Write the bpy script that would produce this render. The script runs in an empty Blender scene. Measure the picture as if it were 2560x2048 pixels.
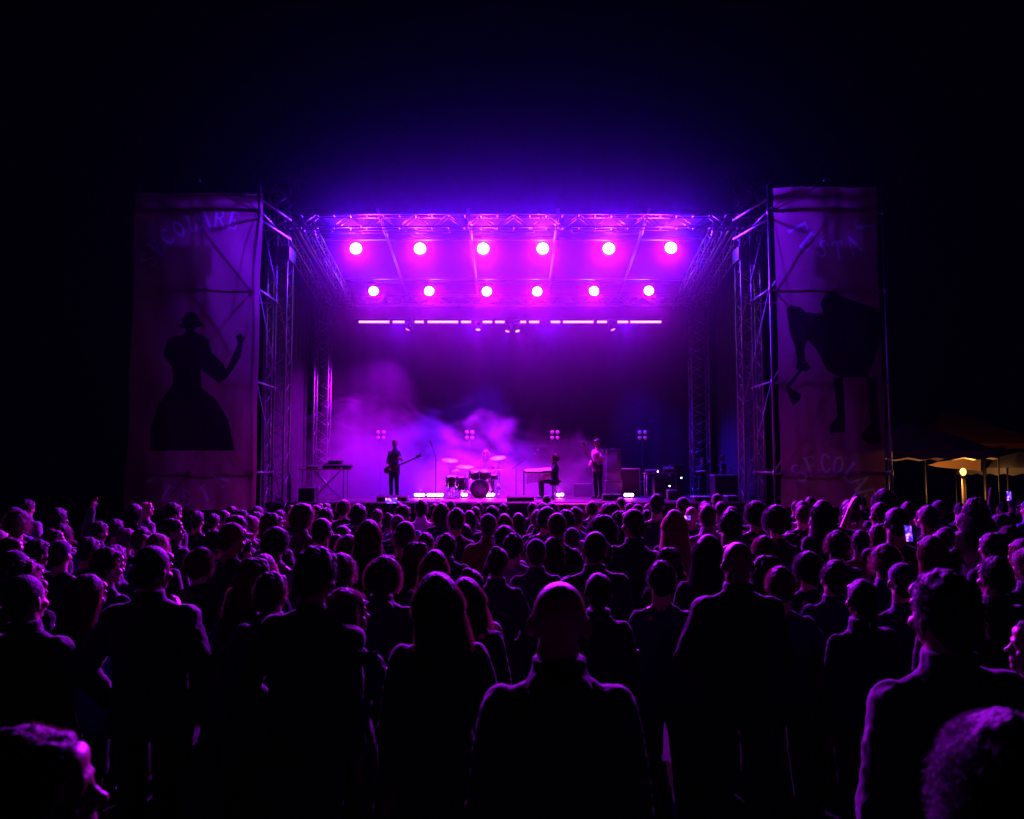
import bpy, bmesh, math, random
import numpy as np
from mathutils import Vector, Matrix, noise as mnoise
R = math.radians
random.seed(7)
SC = bpy.context.scene
COL = SC.collection

# ------------------------------------------------------------------ camera
CAMZ = 2.15
TILT = math.atan(146/2000.0)
cam_d = bpy.data.cameras.new('camera'); cam_d.sensor_width = 36; cam_d.lens = 28.125
cam_d.clip_start = 0.05; cam_d.clip_end = 400
cam = bpy.data.objects.new('camera', cam_d); COL.objects.link(cam)
cam.location = (0, 0, CAMZ); cam.rotation_euler = (R(90)+TILT, 0, 0)
SC.camera = cam
cam_d.dof.use_dof = True; cam_d.dof.focus_distance = 13.0; cam_d.dof.aperture_fstop = 4.0
# ------------------------------------------------------------------ world (night), exposure
W = bpy.data.worlds.new('World'); SC.world = W; W.use_nodes = True
bg = W.node_tree.nodes['Background']; bg.inputs[0].default_value = (0.02, 0.015, 0.12, 1); bg.inputs[1].default_value = 0.006
SC.view_settings.view_transform = 'Standard'; SC.view_settings.look = 'None'
SC.view_settings.exposure = 0.0; SC.view_settings.gamma = 1
cy = SC.cycles
cy.max_bounces = 5; cy.diffuse_bounces = 1; cy.glossy_bounces = 2; cy.transmission_bounces = 4
cy.transparent_max_bounces = 12; cy.volume_bounces = 0
cy.volume_step_rate = 1.6; cy.volume_max_steps = 96
cy.use_denoising = True; cy.use_light_tree = True
cy.sample_clamp_indirect = 3.0; cy.caustics_reflective = False; cy.caustics_refractive = False
try: cy.use_adaptive_sampling = True; cy.adaptive_threshold = 0.02
except Exception: pass
# light budget (wash lamps, plus a blue spill added for the sky glow)
WASH_FRONT, WASH_BACK = 5600.0, 3700.0; ADDED_SPILL = 7800.0
MAGENTA = (0.85, 0.008, 1.0); VIOLET = (0.30, 0.002, 1.0); BLUE = (0.045, 0.004, 1.0)
HAZE_DENSITY = 0.00003; STAGE_HAZE = 0.0040

def P(px, py, Y):
    """point of the world plane y = Y behind photograph pixel (px, py)"""
    u, v = px-1280.0, 1024.0-py
    c, s = math.cos(TILT), math.sin(TILT)
    dy, dz = 2000*c - v*s, 2000*s + v*c
    return Vector((u*Y/dy, Y, CAMZ + dz*Y/dy))

# ------------------------------------------------------------------ materials
MATS = {}
def mat(name, col, rough=.6, metal=0., spec=.4, bump=0, bscale=40, vary=0, sheen=0, transl=0, tcol=None, emit=None, es=0, coat=0):
    if name in MATS: return MATS[name]
    m = bpy.data.materials.new(name); m.use_nodes = True; MATS[name] = m
    nt = m.node_tree; N = nt.nodes; L = nt.links
    b = N['Principled BSDF']
    b.inputs['Base Color'].default_value = (*col, 1); b.inputs['Roughness'].default_value = rough
    b.inputs['Metallic'].default_value = metal; b.inputs['Specular IOR Level'].default_value = spec
    if sheen: b.inputs['Sheen Weight'].default_value = sheen
    if coat: b.inputs['Coat Weight'].default_value = coat
    if emit:
        b.inputs['Emission Color'].default_value = (*emit, 1); b.inputs['Emission Strength'].default_value = es
        m.cycles.emission_sampling = 'NONE'
    if bump or vary:
        tc = N.new('ShaderNodeTexCoord'); nz = N.new('ShaderNodeTexNoise'); nz.inputs['Scale'].default_value = bscale
        nz.inputs['Detail'].default_value = 5; L.new(tc.outputs['Object'], nz.inputs['Vector'])
        if bump:
            bp = N.new('ShaderNodeBump'); bp.inputs['Strength'].default_value = bump; bp.inputs['Distance'].default_value = 0.02
            L.new(nz.outputs['Fac'], bp.inputs['Height']); L.new(bp.outputs['Normal'], b.inputs['Normal'])
        if vary:
            n2 = N.new('ShaderNodeTexNoise'); n2.inputs['Scale'].default_value = bscale*.15; L.new(tc.outputs['Object'], n2.inputs['Vector'])
            mr = N.new('ShaderNodeMapRange'); mr.inputs['To Min'].default_value = 1-vary; mr.inputs['To Max'].default_value = 1+vary
            L.new(n2.outputs['Fac'], mr.inputs['Value'])
            mx = N.new('ShaderNodeVectorMath'); mx.operation = 'SCALE'; mx.inputs[0].default_value = col
            L.new(mr.outputs['Result'], mx.inputs['Scale']); L.new(mx.outputs['Vector'], b.inputs['Base Color'])
    if transl:
        t = N.new('ShaderNodeBsdfTranslucent'); t.inputs['Color'].default_value = (*(tcol or col), 1)
        mix = N.new('ShaderNodeMixShader'); mix.inputs[0].default_value = transl
        L.new(b.outputs[0], mix.inputs[1]); L.new(t.outputs[0], mix.inputs[2])
        L.new(mix.outputs[0], N['Material Output'].inputs['Surface'])
    return m

SKIN = mat('skin', (.42, .25, .18), .45, bump=.15, bscale=60, vary=.12)
HAIR_SHELL = {k: mat('hair_mass_'+k, c, .65, spec=.25, bump=.6, bscale=90) for k, c in dict(black=(.008, .007, .007), brown=(.022, .014, .010), fair=(.12, .085, .05), auburn=(.030, .014, .009), grey=(.12, .12, .12)).items()}
SKIN2 = mat('skin_tan', (.25, .14, .09), .45, bump=.15, bscale=60, vary=.12)
HAIRS = {'black': mat('hair_black', (.012, .009, .008), .62, transl=.25, tcol=(.06, .03, .05)),
         'brown': mat('hair_brown', (.045, .025, .016), .6, transl=.4, tcol=(.25, .10, .08)),
         'fair': mat('hair_fair', (.30, .20, .11), .45, transl=.45, tcol=(.6, .35, .25)),
         'auburn': mat('hair_auburn', (.08, .03, .015), .6, transl=.35, tcol=(.28, .08, .08)),
         'grey': mat('hair_grey', (.25, .24, .24), .5, transl=.3, tcol=(.4, .3, .35))}
CLOTH = {k: mat('cloth_'+k, c, .85, bump=.5, bscale=14, vary=.2, sheen=.15, spec=.2) for k, c in dict(
    black=(.010, .010, .018), charcoal=(.025, .025, .038), navy=(.015, .02, .05), grey=(.14, .14, .15), white=(.62, .6, .58),
    blue=(.06, .1, .25), maroon=(.10, .012, .015), olive=(.05, .055, .03), denim=(.05, .08, .16), cream=(.45, .4, .32)).items()}
LEATHER = mat('leather', (.012, .011, .012), .35, bump=.4, bscale=30)
METAL = mat('truss_aluminium', (.34, .34, .35), .42, 1.0, bump=.1, bscale=60, vary=.1)
STEEL = mat('scaffold_steel', (.32, .32, .33), .45, 1.0, bump=.2, bscale=50, vary=.15)
BLACKMETAL = mat('black_metal', (.02, .02, .022), .45, .3, bump=.1, bscale=60)
CHROME = mat('chrome', (.8, .8, .8), .15, 1.0)
PLASTIC = mat('black_plastic', (.018, .018, .02), .5, bump=.15, bscale=120)
TOLEX = mat('tolex', (.02, .02, .021), .7, bump=.5, bscale=200)
GRILLE = mat('grille_cloth', (.05, .05, .055), .8, bump=.5, bscale=300)
WOOD = mat('plywood', (.28, .18, .10), .55, bump=.2, bscale=20, vary=.25)
DECK = mat('stage_deck', (.045, .035, .03), .55, bump=.3, bscale=25, vary=.3)
DRAPE = mat('black_drape', (.012, .012, .014), .95, bump=.4, bscale=8, spec=.1, sheen=.1)
CANOPY = mat('roof_canopy', (.015, .015, .02), .95, bump=.4, bscale=2.5, vary=.25, spec=.1)
BRASS = mat('cymbal_brass', (.95, .80, .5), .5, .35, bump=.1, bscale=90)
SHELL = mat('drum_lacquer', (.05, .02, .04), .2, coat=.6)
SKINH = mat('drum_head', (.75, .73, .7), .5)
GUITAR = mat('guitar_lacquer', (.10, .03, .02), .25, coat=.7)
GROUND = mat('asphalt', (.012, .011, .010), .85, bump=.8, bscale=30, vary=.3)
LENS_M = mat('lit_lens_magenta', (.1, .1, .1), .3, emit=(1, .5, 1), es=18)
LENS_B = mat('lit_led_strip', (.1, .1, .1), .3, emit=(1, .16, .95), es=7)
LENS_F = mat('lit_floor_led', (.1, .1, .1), .3, emit=(1, .35, 1), es=16)
LENS_OFF = mat('blinder_lens', (.5, .4, .45), .35, emit=(.8, .05, .75), es=.10, spec=.8)
LEDW = mat('led_dot', (.2, .2, .2), .4, emit=(.75, .85, 1), es=10)
WARM = mat('warm_lamp_glass', (.9, .8, .6), .4, emit=(1, .66, .25), es=1.5)
LID = mat('brushed_lid', (.75, .74, .76), .45, .6)
TENT = mat('tent_fabric', (.45, .36, .28), .8, bump=.4, bscale=3, vary=.2, spec=.1)

# ------------------------------------------------------------------ mesh helpers
def link(name, me, m=None, parent=None):
    o = bpy.data.objects.new(name, me); COL.objects.link(o)
    if m is not None and me is not None:
        ms = m if isinstance(m, (list, tuple)) else [m]
        if len(me.materials) == 0:
            for k in ms: me.materials.append(k)
    if parent is not None: o.parent = parent
    return o
def tag(o, label, cat, group=None, kind=None):
    if label: o['label'] = label
    if cat: o['category'] = cat
    if group: o['group'] = group
    if kind: o['kind'] = kind
    return o
def thing(name, label, cat, loc=(0, 0, 0), rz=0, group=None):
    o = bpy.data.objects.new(name, None); COL.objects.link(o); o.empty_display_size = .2
    o.location = loc; o.rotation_euler = (0, 0, rz)
    return tag(o, label, cat, group)
def frame_for(d):
    d = d.normalized(); a = Vector((0, 0, 1)) if abs(d.z) < .9 else Vector((1, 0, 0))
    x = a.cross(d).normalized(); return x, d.cross(x)
class MB:
    def __init__(s): s.v = []; s.f = []
    def add(s, vs, fs):
        n = len(s.v); s.v += [tuple(v) for v in vs]; s.f += [tuple(i+n for i in f) for f in fs]; return s
    def box(s, c, d, rot=None):
        x, y, z = [k/2 for k in d]
        vs = [Vector((a*x, b*y, e*z)) for a in (-1, 1) for b in (-1, 1) for e in (-1, 1)]
        if rot is not None: vs = [rot @ v for v in vs]
        c = Vector(c); vs = [v+c for v in vs]
        return s.add(vs, [(0, 1, 3, 2), (4, 6, 7, 5), (0, 4, 5, 1), (2, 3, 7, 6), (0, 2, 6, 4), (1, 5, 7, 3)])
    def tube(s, a, b, r, r2=None, n=8):
        a, b = Vector(a), Vector(b); r2 = r if r2 is None else r2
        if (b-a).length < 1e-6: return s
        x, y = frame_for(b-a); vs = []
        for c, q in ((a, r), (b, r2)):
            for i in range(n):
                t = 2*math.pi*i/n; vs.append(c+(x*math.cos(t)+y*math.sin(t))*q)
        fs = [(i, (i+1) % n, n+(i+1) % n, n+i) for i in range(n)]
        fs += [tuple(range(n-1, -1, -1)), tuple(range(n, 2*n))]
        return s.add(vs, fs)
    def path(s, pts, r, n=6):
        for a, b in zip(pts, pts[1:]): s.tube(a, b, r, n=n)
        return s
    def cap(s, a, b, r1, r2=None, n=14, m=5):
        """capsule, tapering"""
        a, b = Vector(a), Vector(b); r2 = r1 if r2 is None else r2
        d = (b-a); d = d.normalized() if d.length > 1e-6 else Vector((0, 0, 1))
        x, y = frame_for(d); rings = []
        for k in range(1, m+1):
            t = math.pi/2*(1-k/m); rings.append((a-d*r1*math.sin(t), r1*math.cos(t)))
        for k in range(0, m):
            t = math.pi/2*(k/m); rings.append((b+d*r2*math.sin(t), r2*math.cos(t)))
        vs = [a-d*r1]
        for c, q in rings:
            for i in range(n):
                t = 2*math.pi*i/n; vs.append(c+(x*math.cos(t)+y*math.sin(t))*q)
        vs.append(b+d*r2); L_ = len(rings); fs = []
        for i in range(n): fs.append((0, 1+(i+1) % n, 1+i))
        for k in range(L_-1):
            for i in range(n):
                p = 1+k*n; fs.append((p+i, p+(i+1) % n, p+n+(i+1) % n, p+n+i))
        p = 1+(L_-1)*n
        for i in range(n): fs.append((p+i, p+(i+1) % n, p+n))
        return s.add(vs, fs)
    def ell(s, c, r, rot=None, n=18, m=12):
        vs = []; fs = []
        vs.append(Vector((0, 0, -1)))
        for k in range(1, m):
            t = -math.pi/2+math.pi*k/m
            for i in range(n):
                u = 2*math.pi*i/n; vs.append(Vector((math.cos(t)*math.cos(u), math.cos(t)*math.sin(u), math.sin(t))))
        vs.append(Vector((0, 0, 1)))
        for i in range(n): fs.append((0, 1+(i+1) % n, 1+i))
        for k in range(m-2):
            for i in range(n):
                p = 1+k*n; fs.append((p+i, p+(i+1) % n, p+n+(i+1) % n, p+n+i))
        p = 1+(m-2)*n
        for i in range(n): fs.append((p+i, p+(i+1) % n, p+n))
        c = Vector(c); out = []
        for v in vs:
            q = Vector((v.x*r[0], v.y*r[1], v.z*r[2]))
            if rot is not None: q = rot @ q
            out.append(q+c)
        return s.add(out, fs)
    def loft(s, secs, n=28, p=2.4):
        """secs: (z, halfwidth, halfdepth, yoff) closed superellipse rings"""
        vs = []; fs = []
        for sec in secs:
            z, a, b, yo = sec[:4]; xo = sec[4] if len(sec) > 4 else 0
            for i in range(n):
                t = 2*math.pi*i/n; c_, s_ = math.cos(t), math.sin(t)
                vs.append((xo+a*math.copysign(abs(c_)**(2/p), c_), yo+b*math.copysign(abs(s_)**(2/p), s_), z))
        for k in range(len(secs)-1):
            for i in range(n): fs.append((k*n+i, k*n+(i+1) % n, (k+1)*n+(i+1) % n, (k+1)*n+i))
        fs.append(tuple(range(n-1, -1, -1))); fs.append(tuple(range((len(secs)-1)*n, len(secs)*n)))
        return s.add(vs, fs)
    def lathe(s, prof, c=(0, 0, 0), n=28, rot=None):
        c = Vector(c); vs = []; fs = []
        for r, z in prof:
            for i in range(n):
                t = 2*math.pi*i/n; v = Vector((r*math.cos(t), r*math.sin(t), z))
                if rot is not None: v = rot @ v
                vs.append(v+c)
        for k in range(len(prof)-1):
            for i in range(n): fs.append((k*n+i, k*n+(i+1) % n, (k+1)*n+(i+1) % n, (k+1)*n+i))
        if prof[0][0] > 1e-5: fs.append(tuple(range(n-1, -1, -1)))
        if prof[-1][0] > 1e-5: fs.append(tuple(range((len(prof)-1)*n, len(prof)*n)))
        return s.add(vs, fs)
    def rotz(s, a, i0=0, piv=(0, 0)):
        c, q = math.cos(a), math.sin(a)
        for i in range(i0, len(s.v)):
            x, y, z = s.v[i]; x -= piv[0]; y -= piv[1]
            s.v[i] = (piv[0]+x*c-y*q, piv[1]+x*q+y*c, z)
        return s
    def mesh(s, name='m', smooth=True):
        me = bpy.data.meshes.new(name); me.from_pydata(s.v, [], s.f)
        if smooth: me.polygons.foreach_set('use_smooth', [True]*len(me.polygons))
        me.update(); return me
    def obj(s, name, m, parent=None, smooth=False, bevel=0):
        me = s.mesh(name, smooth)
        if bevel:
            bm = bmesh.new(); bm.from_mesh(me)
            bmesh.ops.bevel(bm, geom=bm.edges[:], offset=bevel, segments=2, affect='EDGES', profile=.6)
            bm.to_mesh(me); bm.free()
        return link(name, me, m, parent)
_tex = {}
def clouds(size, depth=2):
    k = (size, depth)
    if k not in _tex:
        t = bpy.data.textures.new('clouds', 'CLOUDS'); t.noise_scale = size; t.noise_depth = depth; _tex[k] = t
    return _tex[k]
def fuse(mb, voxel, smooth=5, disp=None, name='m', decimate=None):
    """merge overlapping closed shapes into one continuous skin"""
    o = bpy.data.objects.new('tmp', mb.mesh('tmp')); COL.objects.link(o)
    r = o.modifiers.new('r', 'REMESH'); r.mode = 'VOXEL'; r.voxel_size = voxel; r.use_smooth_shade = True
    if smooth:
        q = o.modifiers.new('s', 'SMOOTH'); q.factor = .5; q.iterations = smooth
    for size, strength in (disp or []):
        d = o.modifiers.new('d', 'DISPLACE'); d.texture = clouds(size); d.strength = strength; d.mid_level = .5
    dg = bpy.context.evaluated_depsgraph_get(); me = bpy.data.meshes.new_from_object(o.evaluated_get(dg))
    me.name = name; me.materials.clear()
    me.polygons.foreach_set('use_smooth', [True]*len(me.polygons))
    old = o.data; bpy.data.objects.remove(o); bpy.data.meshes.remove(old)
    return me

# ================================================================== SETTING
g = MB().add([(-62, -12, 0), (62, -12, 0), (62, 66, 0), (-62, 66, 0)], [(0, 1, 2, 3)]).obj('ground', GROUND)
tag(g, None, None, kind='structure')

# --- air: even haze round the camera and the whole scene
hz = MB().box((0, 27, 9.5), (126, 80, 21)).obj('haze', None); tag(hz, None, None, kind='stuff')
hm = bpy.data.materials.new('haze_air'); hm.use_nodes = True
hm.node_tree.nodes.remove(hm.node_tree.nodes['Principled BSDF'])
pv = hm.node_tree.nodes.new('ShaderNodeVolumePrincipled')
pv.inputs['Color'].default_value = (.62, .60, .95, 1); pv.inputs['Density'].default_value = HAZE_DENSITY; pv.inputs['Anisotropy'].default_value = .35
hm.node_tree.links.new(pv.outputs[0], hm.node_tree.nodes['Material Output'].inputs['Volume'])
hz.data.materials.append(hm)

# ================================================================== STAGE
DZ = 1.25; SX = 6.35; Y0, Y1 = 20.95, 26.6
st = thing('stage', 'raised black concert stage deck with draped front edge', 'stage', (0, 23.5, 0))
def loc(o): return Vector(o.location)
MB().box((0, 0, DZ-.06), (2*SX, Y1-Y0, .12)).obj('deck', DECK, st)
mb = MB(); n = 130
vs = []; fs = []
for i in range(n+1):
    x = -SX+2*SX*i/n; y = Y0-23.5-.03-.02*math.sin(i*1.7)
    vs += [(x, y, 0), (x, y, DZ-.12)]
for i in range(n): fs.append((2*i, 2*i+2, 2*i+3, 2*i+1))
mb.add(vs, fs).obj('skirt', DRAPE, st, True)
for x in (-5.5, -3.3, -1.1, 1.1, 3.3, 5.5):
    for y in (-2.5, 2.5): MB().tube((x, y, 0), (x, y, DZ-.121), .03).obj('leg', STEEL, st)
MB().box((0, Y0-23.5+.01, DZ+.012), (2*SX, .05, .024)).obj('edge_trim', METAL, st)

def tower(px0, px1, Y, topy, label, depth=.5, head=True):
    a, b = P(px0, 700, Y), P(px1, 700, Y); cx = (a.x+b.x)/2; w = (b.x-a.x)/2; top = P(px0, topy, Y).z
    t = thing('truss_tower', label, 'truss tower', (cx, Y, 0), 0, 'lattice towers holding the stage roof')
    d = depth/2
    for sx in (-1, 1):
        for sy in (-1, 1): MB().tube((sx*w, sy*d, .05), (sx*w, sy*d, top), .027, n=10).obj('chord', METAL, t, True)
    m = MB(); st_ = .30; nz = int((top-.3)/st_); k = 0
    for i in range(nz):
        z0 = .15+i*st_; z1 = z0+st_; s_ = 1 if i % 2 else -1
        m.tube((-s_*w, -d, z0), (s_*w, -d, z1), .011, n=6); m.tube((s_*w, d, z0), (-s_*w, d, z1), .011, n=6)
        m.tube((-w, s_*d, z0), (-w, -s_*d, z1), .011, n=6); m.tube((w, -s_*d, z0), (w, s_*d, z1), .011, n=6)
    m.obj('lacing', METAL, t, True)
    MB().box((0, 0, .025), (2*w+.5, depth+.5, .05)).obj('base_plate', STEEL, t)
    if head:
        m = MB(); m.box((0, 0, top+.04), (1.12, .5, .08)); m.box((0, 0, top-.22), (.95, .42, .06))
        for s_ in (-1, 1): m.box((s_*.42, 0, top-.09), (.06, .36, .2))
        m.tube((-.4, -.3, top-.1), (-.4, .3, top-.1), .09, n=14)
        m.obj('head_block', BLACKMETAL, t)
    # sleeve block where the roof hangs on the mast
    MB().box((0, 0, P(0, 640, Y).z), (2*w+.14, depth+.14, .34)).obj('sleeve_block', BLACKMETAL, t)
    return t
tower(676, 724, 20.5, 452, 'tall lattice mast beside the left banner with header beam on top')
tower(1846, 1894, 20.5, 436, 'tall lattice mast beside the right banner with header beam on top')
tower(794, 828, 26.0, 770, 'rear lattice tower behind the smoke on the left of the stage', .4, False)
tower(1722, 1764, 26.0, 770, 'rear lattice tower behind the equipment on the right of the stage', .4, False)

# --- roof (front truss, purlins, rear truss, canopy) : one thing
RF = 20.5; zf = P(0, 539, RF).z; RB = 26.0; zb = zf-.17*(RB-RF)
roof = thing('stage_roof', 'sloping truss framed stage roof with pale canopy glowing magenta underneath', 'stage roof', (0, 0, 0))
xl, xr = P(722, 539, RF).x, P(1846, 539, RF).x
def ladder_truss(name, a, b, h, parent, m=METAL, n=None, depth=.3, rr=.024):
    a, b = Vector(a), Vector(b); L_ = (b-a).length; n = n or int(L_/.42); mb = MB()
    dirv = (b-a).normalized(); side = dirv.cross(Vector((0, 0, 1))).normalized()*depth/2; up = Vector((0, 0, -h))
    for s_ in (-1, 1):
        mb.tube(a+side*s_, b+side*s_, rr, n=8); mb.tube(a+side*s_+up, b+side*s_+up, rr, n=8)
    for i in range(n+1):
        p = a+(b-a)*i/n
        mb.tube(p+side, p-side, .012, n=6); mb.tube(p+side+up, p-side+up, .012, n=6)
        if i < n:
            q = a+(b-a)*(i+1)/n
            for s_ in (-1, 1):
                u0, u1 = (up, Vector()) if i % 2 else (Vector(), up)
                mb.tube(p+side*s_+u0, q+side*s_+u1, .012, n=6)
    return mb.obj(name, m, parent, True)
ladder_truss('front_truss', (xl-.1, RF+.02, zf), (xr+.1, RF+.02, zf), .33, roof, depth=.3, rr=.018)
ladder_truss('rear_truss', (xl-.1, RB, zb), (xr+.1, RB, zb), .30, roof, depth=.3)
for i, pxx in enumerate((722, 948, 1172, 1395, 1620, 1846)):
    x = P(pxx, 539, RF).x
    MB().tube((x, RF-.25, zf+.04+.04), (x, RB+.2, zb+.04), .042, n=10).obj('purlin', METAL, roof, True)
for s_, x in ((-1, xl), (1, xr)):
    ladder_truss('side_beam', (x+s_*.25, RF, zf-.05), (x+s_*.25, RB, zb-.05), .34, roof, depth=.3)
    ladder_truss('side_beam', (x-s_*.5, RF, zf-.12), (x-s_*.5, RB, zb-.12), .30, roof, depth=.25)
for Yc in (22.0, 24.7):
    zc = zf-.17*(Yc-RF)+.02
    MB().tube((xl, Yc, zc+.02), (xr, Yc, zc+.02), .03, n=8).obj('cross_tube', METAL, roof, True)
# canopy sheet, sagging between purlins
vs = []; fs = []; nx, ny = 90, 24
for j in range(ny+1):
    for i in range(nx+1):
        x = xl-.35+(xr-xl+.7)*i/nx; y = RF+.25+(RB+.05-RF)*j/ny
        sag = .05*abs(math.sin(math.pi*5*i/nx))
        vs.append((x, y, zf+.16-.17*(y-RF)-sag))
for j in range(ny):
    for i in range(nx): a = j*(nx+1)+i; fs.append((a, a+1, a+nx+2, a+nx+1))
MB().add(vs, fs).obj('canopy', CANOPY, roof, True)
# horizontal ladder seen under the front chord (banner rail)
mbr = MB(); za, zb_ = P(0, 568, RF-.2).z, P(0, 582, RF-.2).z
for a, b in ((905, 1125), (1175, 1335), (1430, 1600), (760, 900)):
    xa, xb = P(a, 570, RF-.2).x, P(b, 570, RF-.2).x
    mbr.tube((xa, RF-.2, za), (xb, RF-.2, za), .012, n=6); mbr.tube((xa, RF-.2, zb_), (xb, RF-.2, zb_), .012, n=6)
    k = max(2, int((xb-xa)/.5))
    for i in range(k+1): mbr.tube((xa+(xb-xa)*i/k, RF-.2, za), (xa+(xb-xa)*i/k, RF-.2, zb_), .012, n=6)
mbr.tube((xl, RF-.2, za+.012), (xr, RF-.2, za+.012), .01, n=6)
mbr.obj('lower_rail', METAL, roof, True)

# --- drapes
def drape(name, label, pts, z0, z1, amp=.012, per=.6):
    vs = []; fs = []; k = 0; prev = None; seq = []
    for a, b in zip(pts, pts[1:]):
        a, b = Vector(a), Vector(b); L_ = (b-a).length; n = max(4, int(L_/(per/6))); nrm = (b-a).normalized(); nrm = Vector((-nrm.y, nrm.x))
        for i in range(n+(1 if b == Vector(pts[-1]) else 0)):
            t = i/n; q = a+(b-a)*t+nrm*amp*math.sin(2*math.pi*L_*t/per+.8*math.sin(L_*t*1.3)); seq.append(q)
    for q in seq: vs += [(q.x, q.y, z0), (q.x, q.y, (z0+z1)/2), (q.x, q.y, z1)]
    for i in range(len(seq)-1):
        for r_ in (0, 1): fs.append((3*i+r_, 3*i+3+r_, 3*i+4+r_, 3*i+1+r_))
    o = MB().add(vs, fs).obj(name, DRAPE, None, True); tag(o, label, 'curtain'); return o
drape('backdrop_curtain', 'wide black backdrop curtain closing the rear of the stage', [(-6.3, 26.35), (6.3, 26.35)], DZ, zb-.25)
drape('side_curtain', 'black side curtain hung behind the left lattice mast', [(-6.55, 20.9), (-6.75, 26.3)], .02, zf-1.0)
drape('side_curtain', 'black side curtain hung behind the right lattice mast', [(6.55, 20.9), (6.75, 26.3)], .02, zf-1.0)

# --- side scaffolds + banners
def wing(sgn):
    Yb = 18.7; Yt = 20.5
    xin = P(645, 700, Yb).x if sgn < 0 else P(1925, 700, Yb).x
    xout = P(338, 700, Yb).x if sgn < 0 else P(2212, 700, Yb).x
    side = 'left' if sgn < 0 else 'right'
    t = thing('scaffold', 'steel tube scaffold carrying the %s banner beside the stage' % side, 'scaffold', (xin, Yb, 0))
    X = lambda x: x-xin
    zs = [P(0, y, Yb).z for y in (1185, 957, 725, 530)]
    top = P(0, 462, Yb).z
    xs = [xin, (xin+xout)/2, xout]
    for x in xs:
        for y in ((Yb, Yt-.35) if x != xs[1] else (Yt-.35,)):
            MB().tube((X(x), y-Yb, 0), (X(x), y-Yb, top-(.0 if x != xs[1] else -.25)), .026, n=10).obj('standard', STEEL, t, True)
            MB().box((X(x), y-Yb, .02), (.18, .18, .04)).obj('base_plate', STEEL, t)
    for z in zs:
        for y in ((Yb, Yt-.35) if z != zs[1] else (Yb,)): MB().tube((X(xin), y-Yb, z), (X(xout), y-Yb, z), .026, n=8).obj('ledger', STEEL, t, True)
        for x in xs: MB().tube((X(x), 0, z+.03), (X(x), Yt-Yb-.15, z+.03), .026, n=8).obj('transom', STEEL, t, True)
        for x in xs:
            for y in (0, Yt-Yb-.35): MB().tube((X(x), y, z-.07), (X(x), y, z+.08), .042, n=10).obj('coupler', STEEL, t, True)
    for k in range(3):
        z0, z1 = zs[k], zs[k+1]; xm = xs[1]
        MB().tube((X(xin), .06, z0), (X(xm), .06, z1), .024, n=8).obj('brace', STEEL, t, True)
    MB().tube((X(xin), .06, zs[-1]), (X(xs[1]), .06, top+.1), .024, n=8).obj('brace', STEEL, t, True)
    MB().tube((X(xin-sgn*-.6), .04, top), (X(xin), .04, zs[-1]), .02, n=8).obj('brace', STEEL, t, True)
    # stay rods running back to the mast and down into the stage
    xt = (-5.75 if sgn < 0 else 5.75)
    zz = [P(0, y, Yb).z for y in (497, 548)]
    for z in zz: MB().tube((X(xin), -.02, z), (X(xt)-sgn*.05, Yt-Yb-.3, z-.05), .03, n=8).obj('tie_rod', mat('lit_tube', (.55, .55, .56), .5, .6), t, True)  # paler than the scaffold steel so the rods look lit
    for z0, z1 in ((zs[3], zs[2]), (zs[2], zs[1]), (zs[1], zs[0])):
        MB().tube((X(xin)+sgn*.0, .1, z0), (X(xt), Yt-Yb-.3, z1-.9), .012, n=6).obj('guy_wire', STEEL, t, True)
    MB().tube((X(xs[1]), -.02, top+.12), (X(xs[1])-sgn*.14, -.35, top-.02), .03, n=8).obj('tube_end', STEEL, t, True)
wing(-1); wing(1)

# --- printed banners: the print lives in a colour attribute of a fine cloth mesh
GL = {  # serif letters on a 0..1 box : strokes (points, width)
 'S': [([(.82, .80), (.70, .95), (.45, 1), (.22, .90), (.18, .72), (.35, .58), (.65, .45), (.82, .28), (.75, .08), (.5, 0), (.25, .05), (.15, .22)], .10)],
 'E': [([(.25, 0), (.25, 1)], .16), ([(.12, 1), (.8, 1), (.82, .82)], .06), ([(.12, 0), (.85, 0), (.88, .2)], .06), ([(.25, .52), (.62, .52)], .05), ([(.62, .42), (.62, .62)], .05)],
 'C': [([(.85, .78), (.72, .95), (.5, 1), (.28, .85), (.18, .5), (.28, .15), (.5, 0), (.72, .05), (.88, .22)], .11)],
 'O': [([(.5, 1), (.25, .85), (.14, .5), (.25, .15), (.5, 0), (.75, .15), (.86, .5), (.75, .85), (.5, 1)], .12)],
 'L': [([(.3, 0), (.3, 1)], .16), ([(.15, 1), (.48, 1)], .05), ([(.15, 0), (.82, 0), (.86, .22)], .06)],
 'A': [([(.1, 0), (.5, 1)], .07), ([(.5, 1), (.88, 0)], .17), ([(.25, .35), (.75, .35)], .05), ([(.0, 0), (.25, 0)], .05), ([(.75, 0), (1, 0)], .05)],
 'R': [([(.22, 0), (.22, 1)], .16), ([(.1, 1), (.6, 1), (.8, .88), (.8, .66), (.6, .54), (.22, .52)], .08), ([(.5, .52), (.9, 0)], .13), ([(.08, 0), (.38, 0)], .05)],
 'F': [([(.28, 0), (.28, 1)], .16), ([(.12, 1), (.8, 1), (.82, .8)], .06), ([(.28, .52), (.62, .52)], .05), ([(.12, 0), (.46, 0)], .05)],
 'T': [([(.5, 0), (.5, 1)], .16), ([(.1, .82), (.12, 1), (.88, 1), (.9, .82)], .06), ([(.34, 0), (.66, 0)], .05)]}
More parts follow.
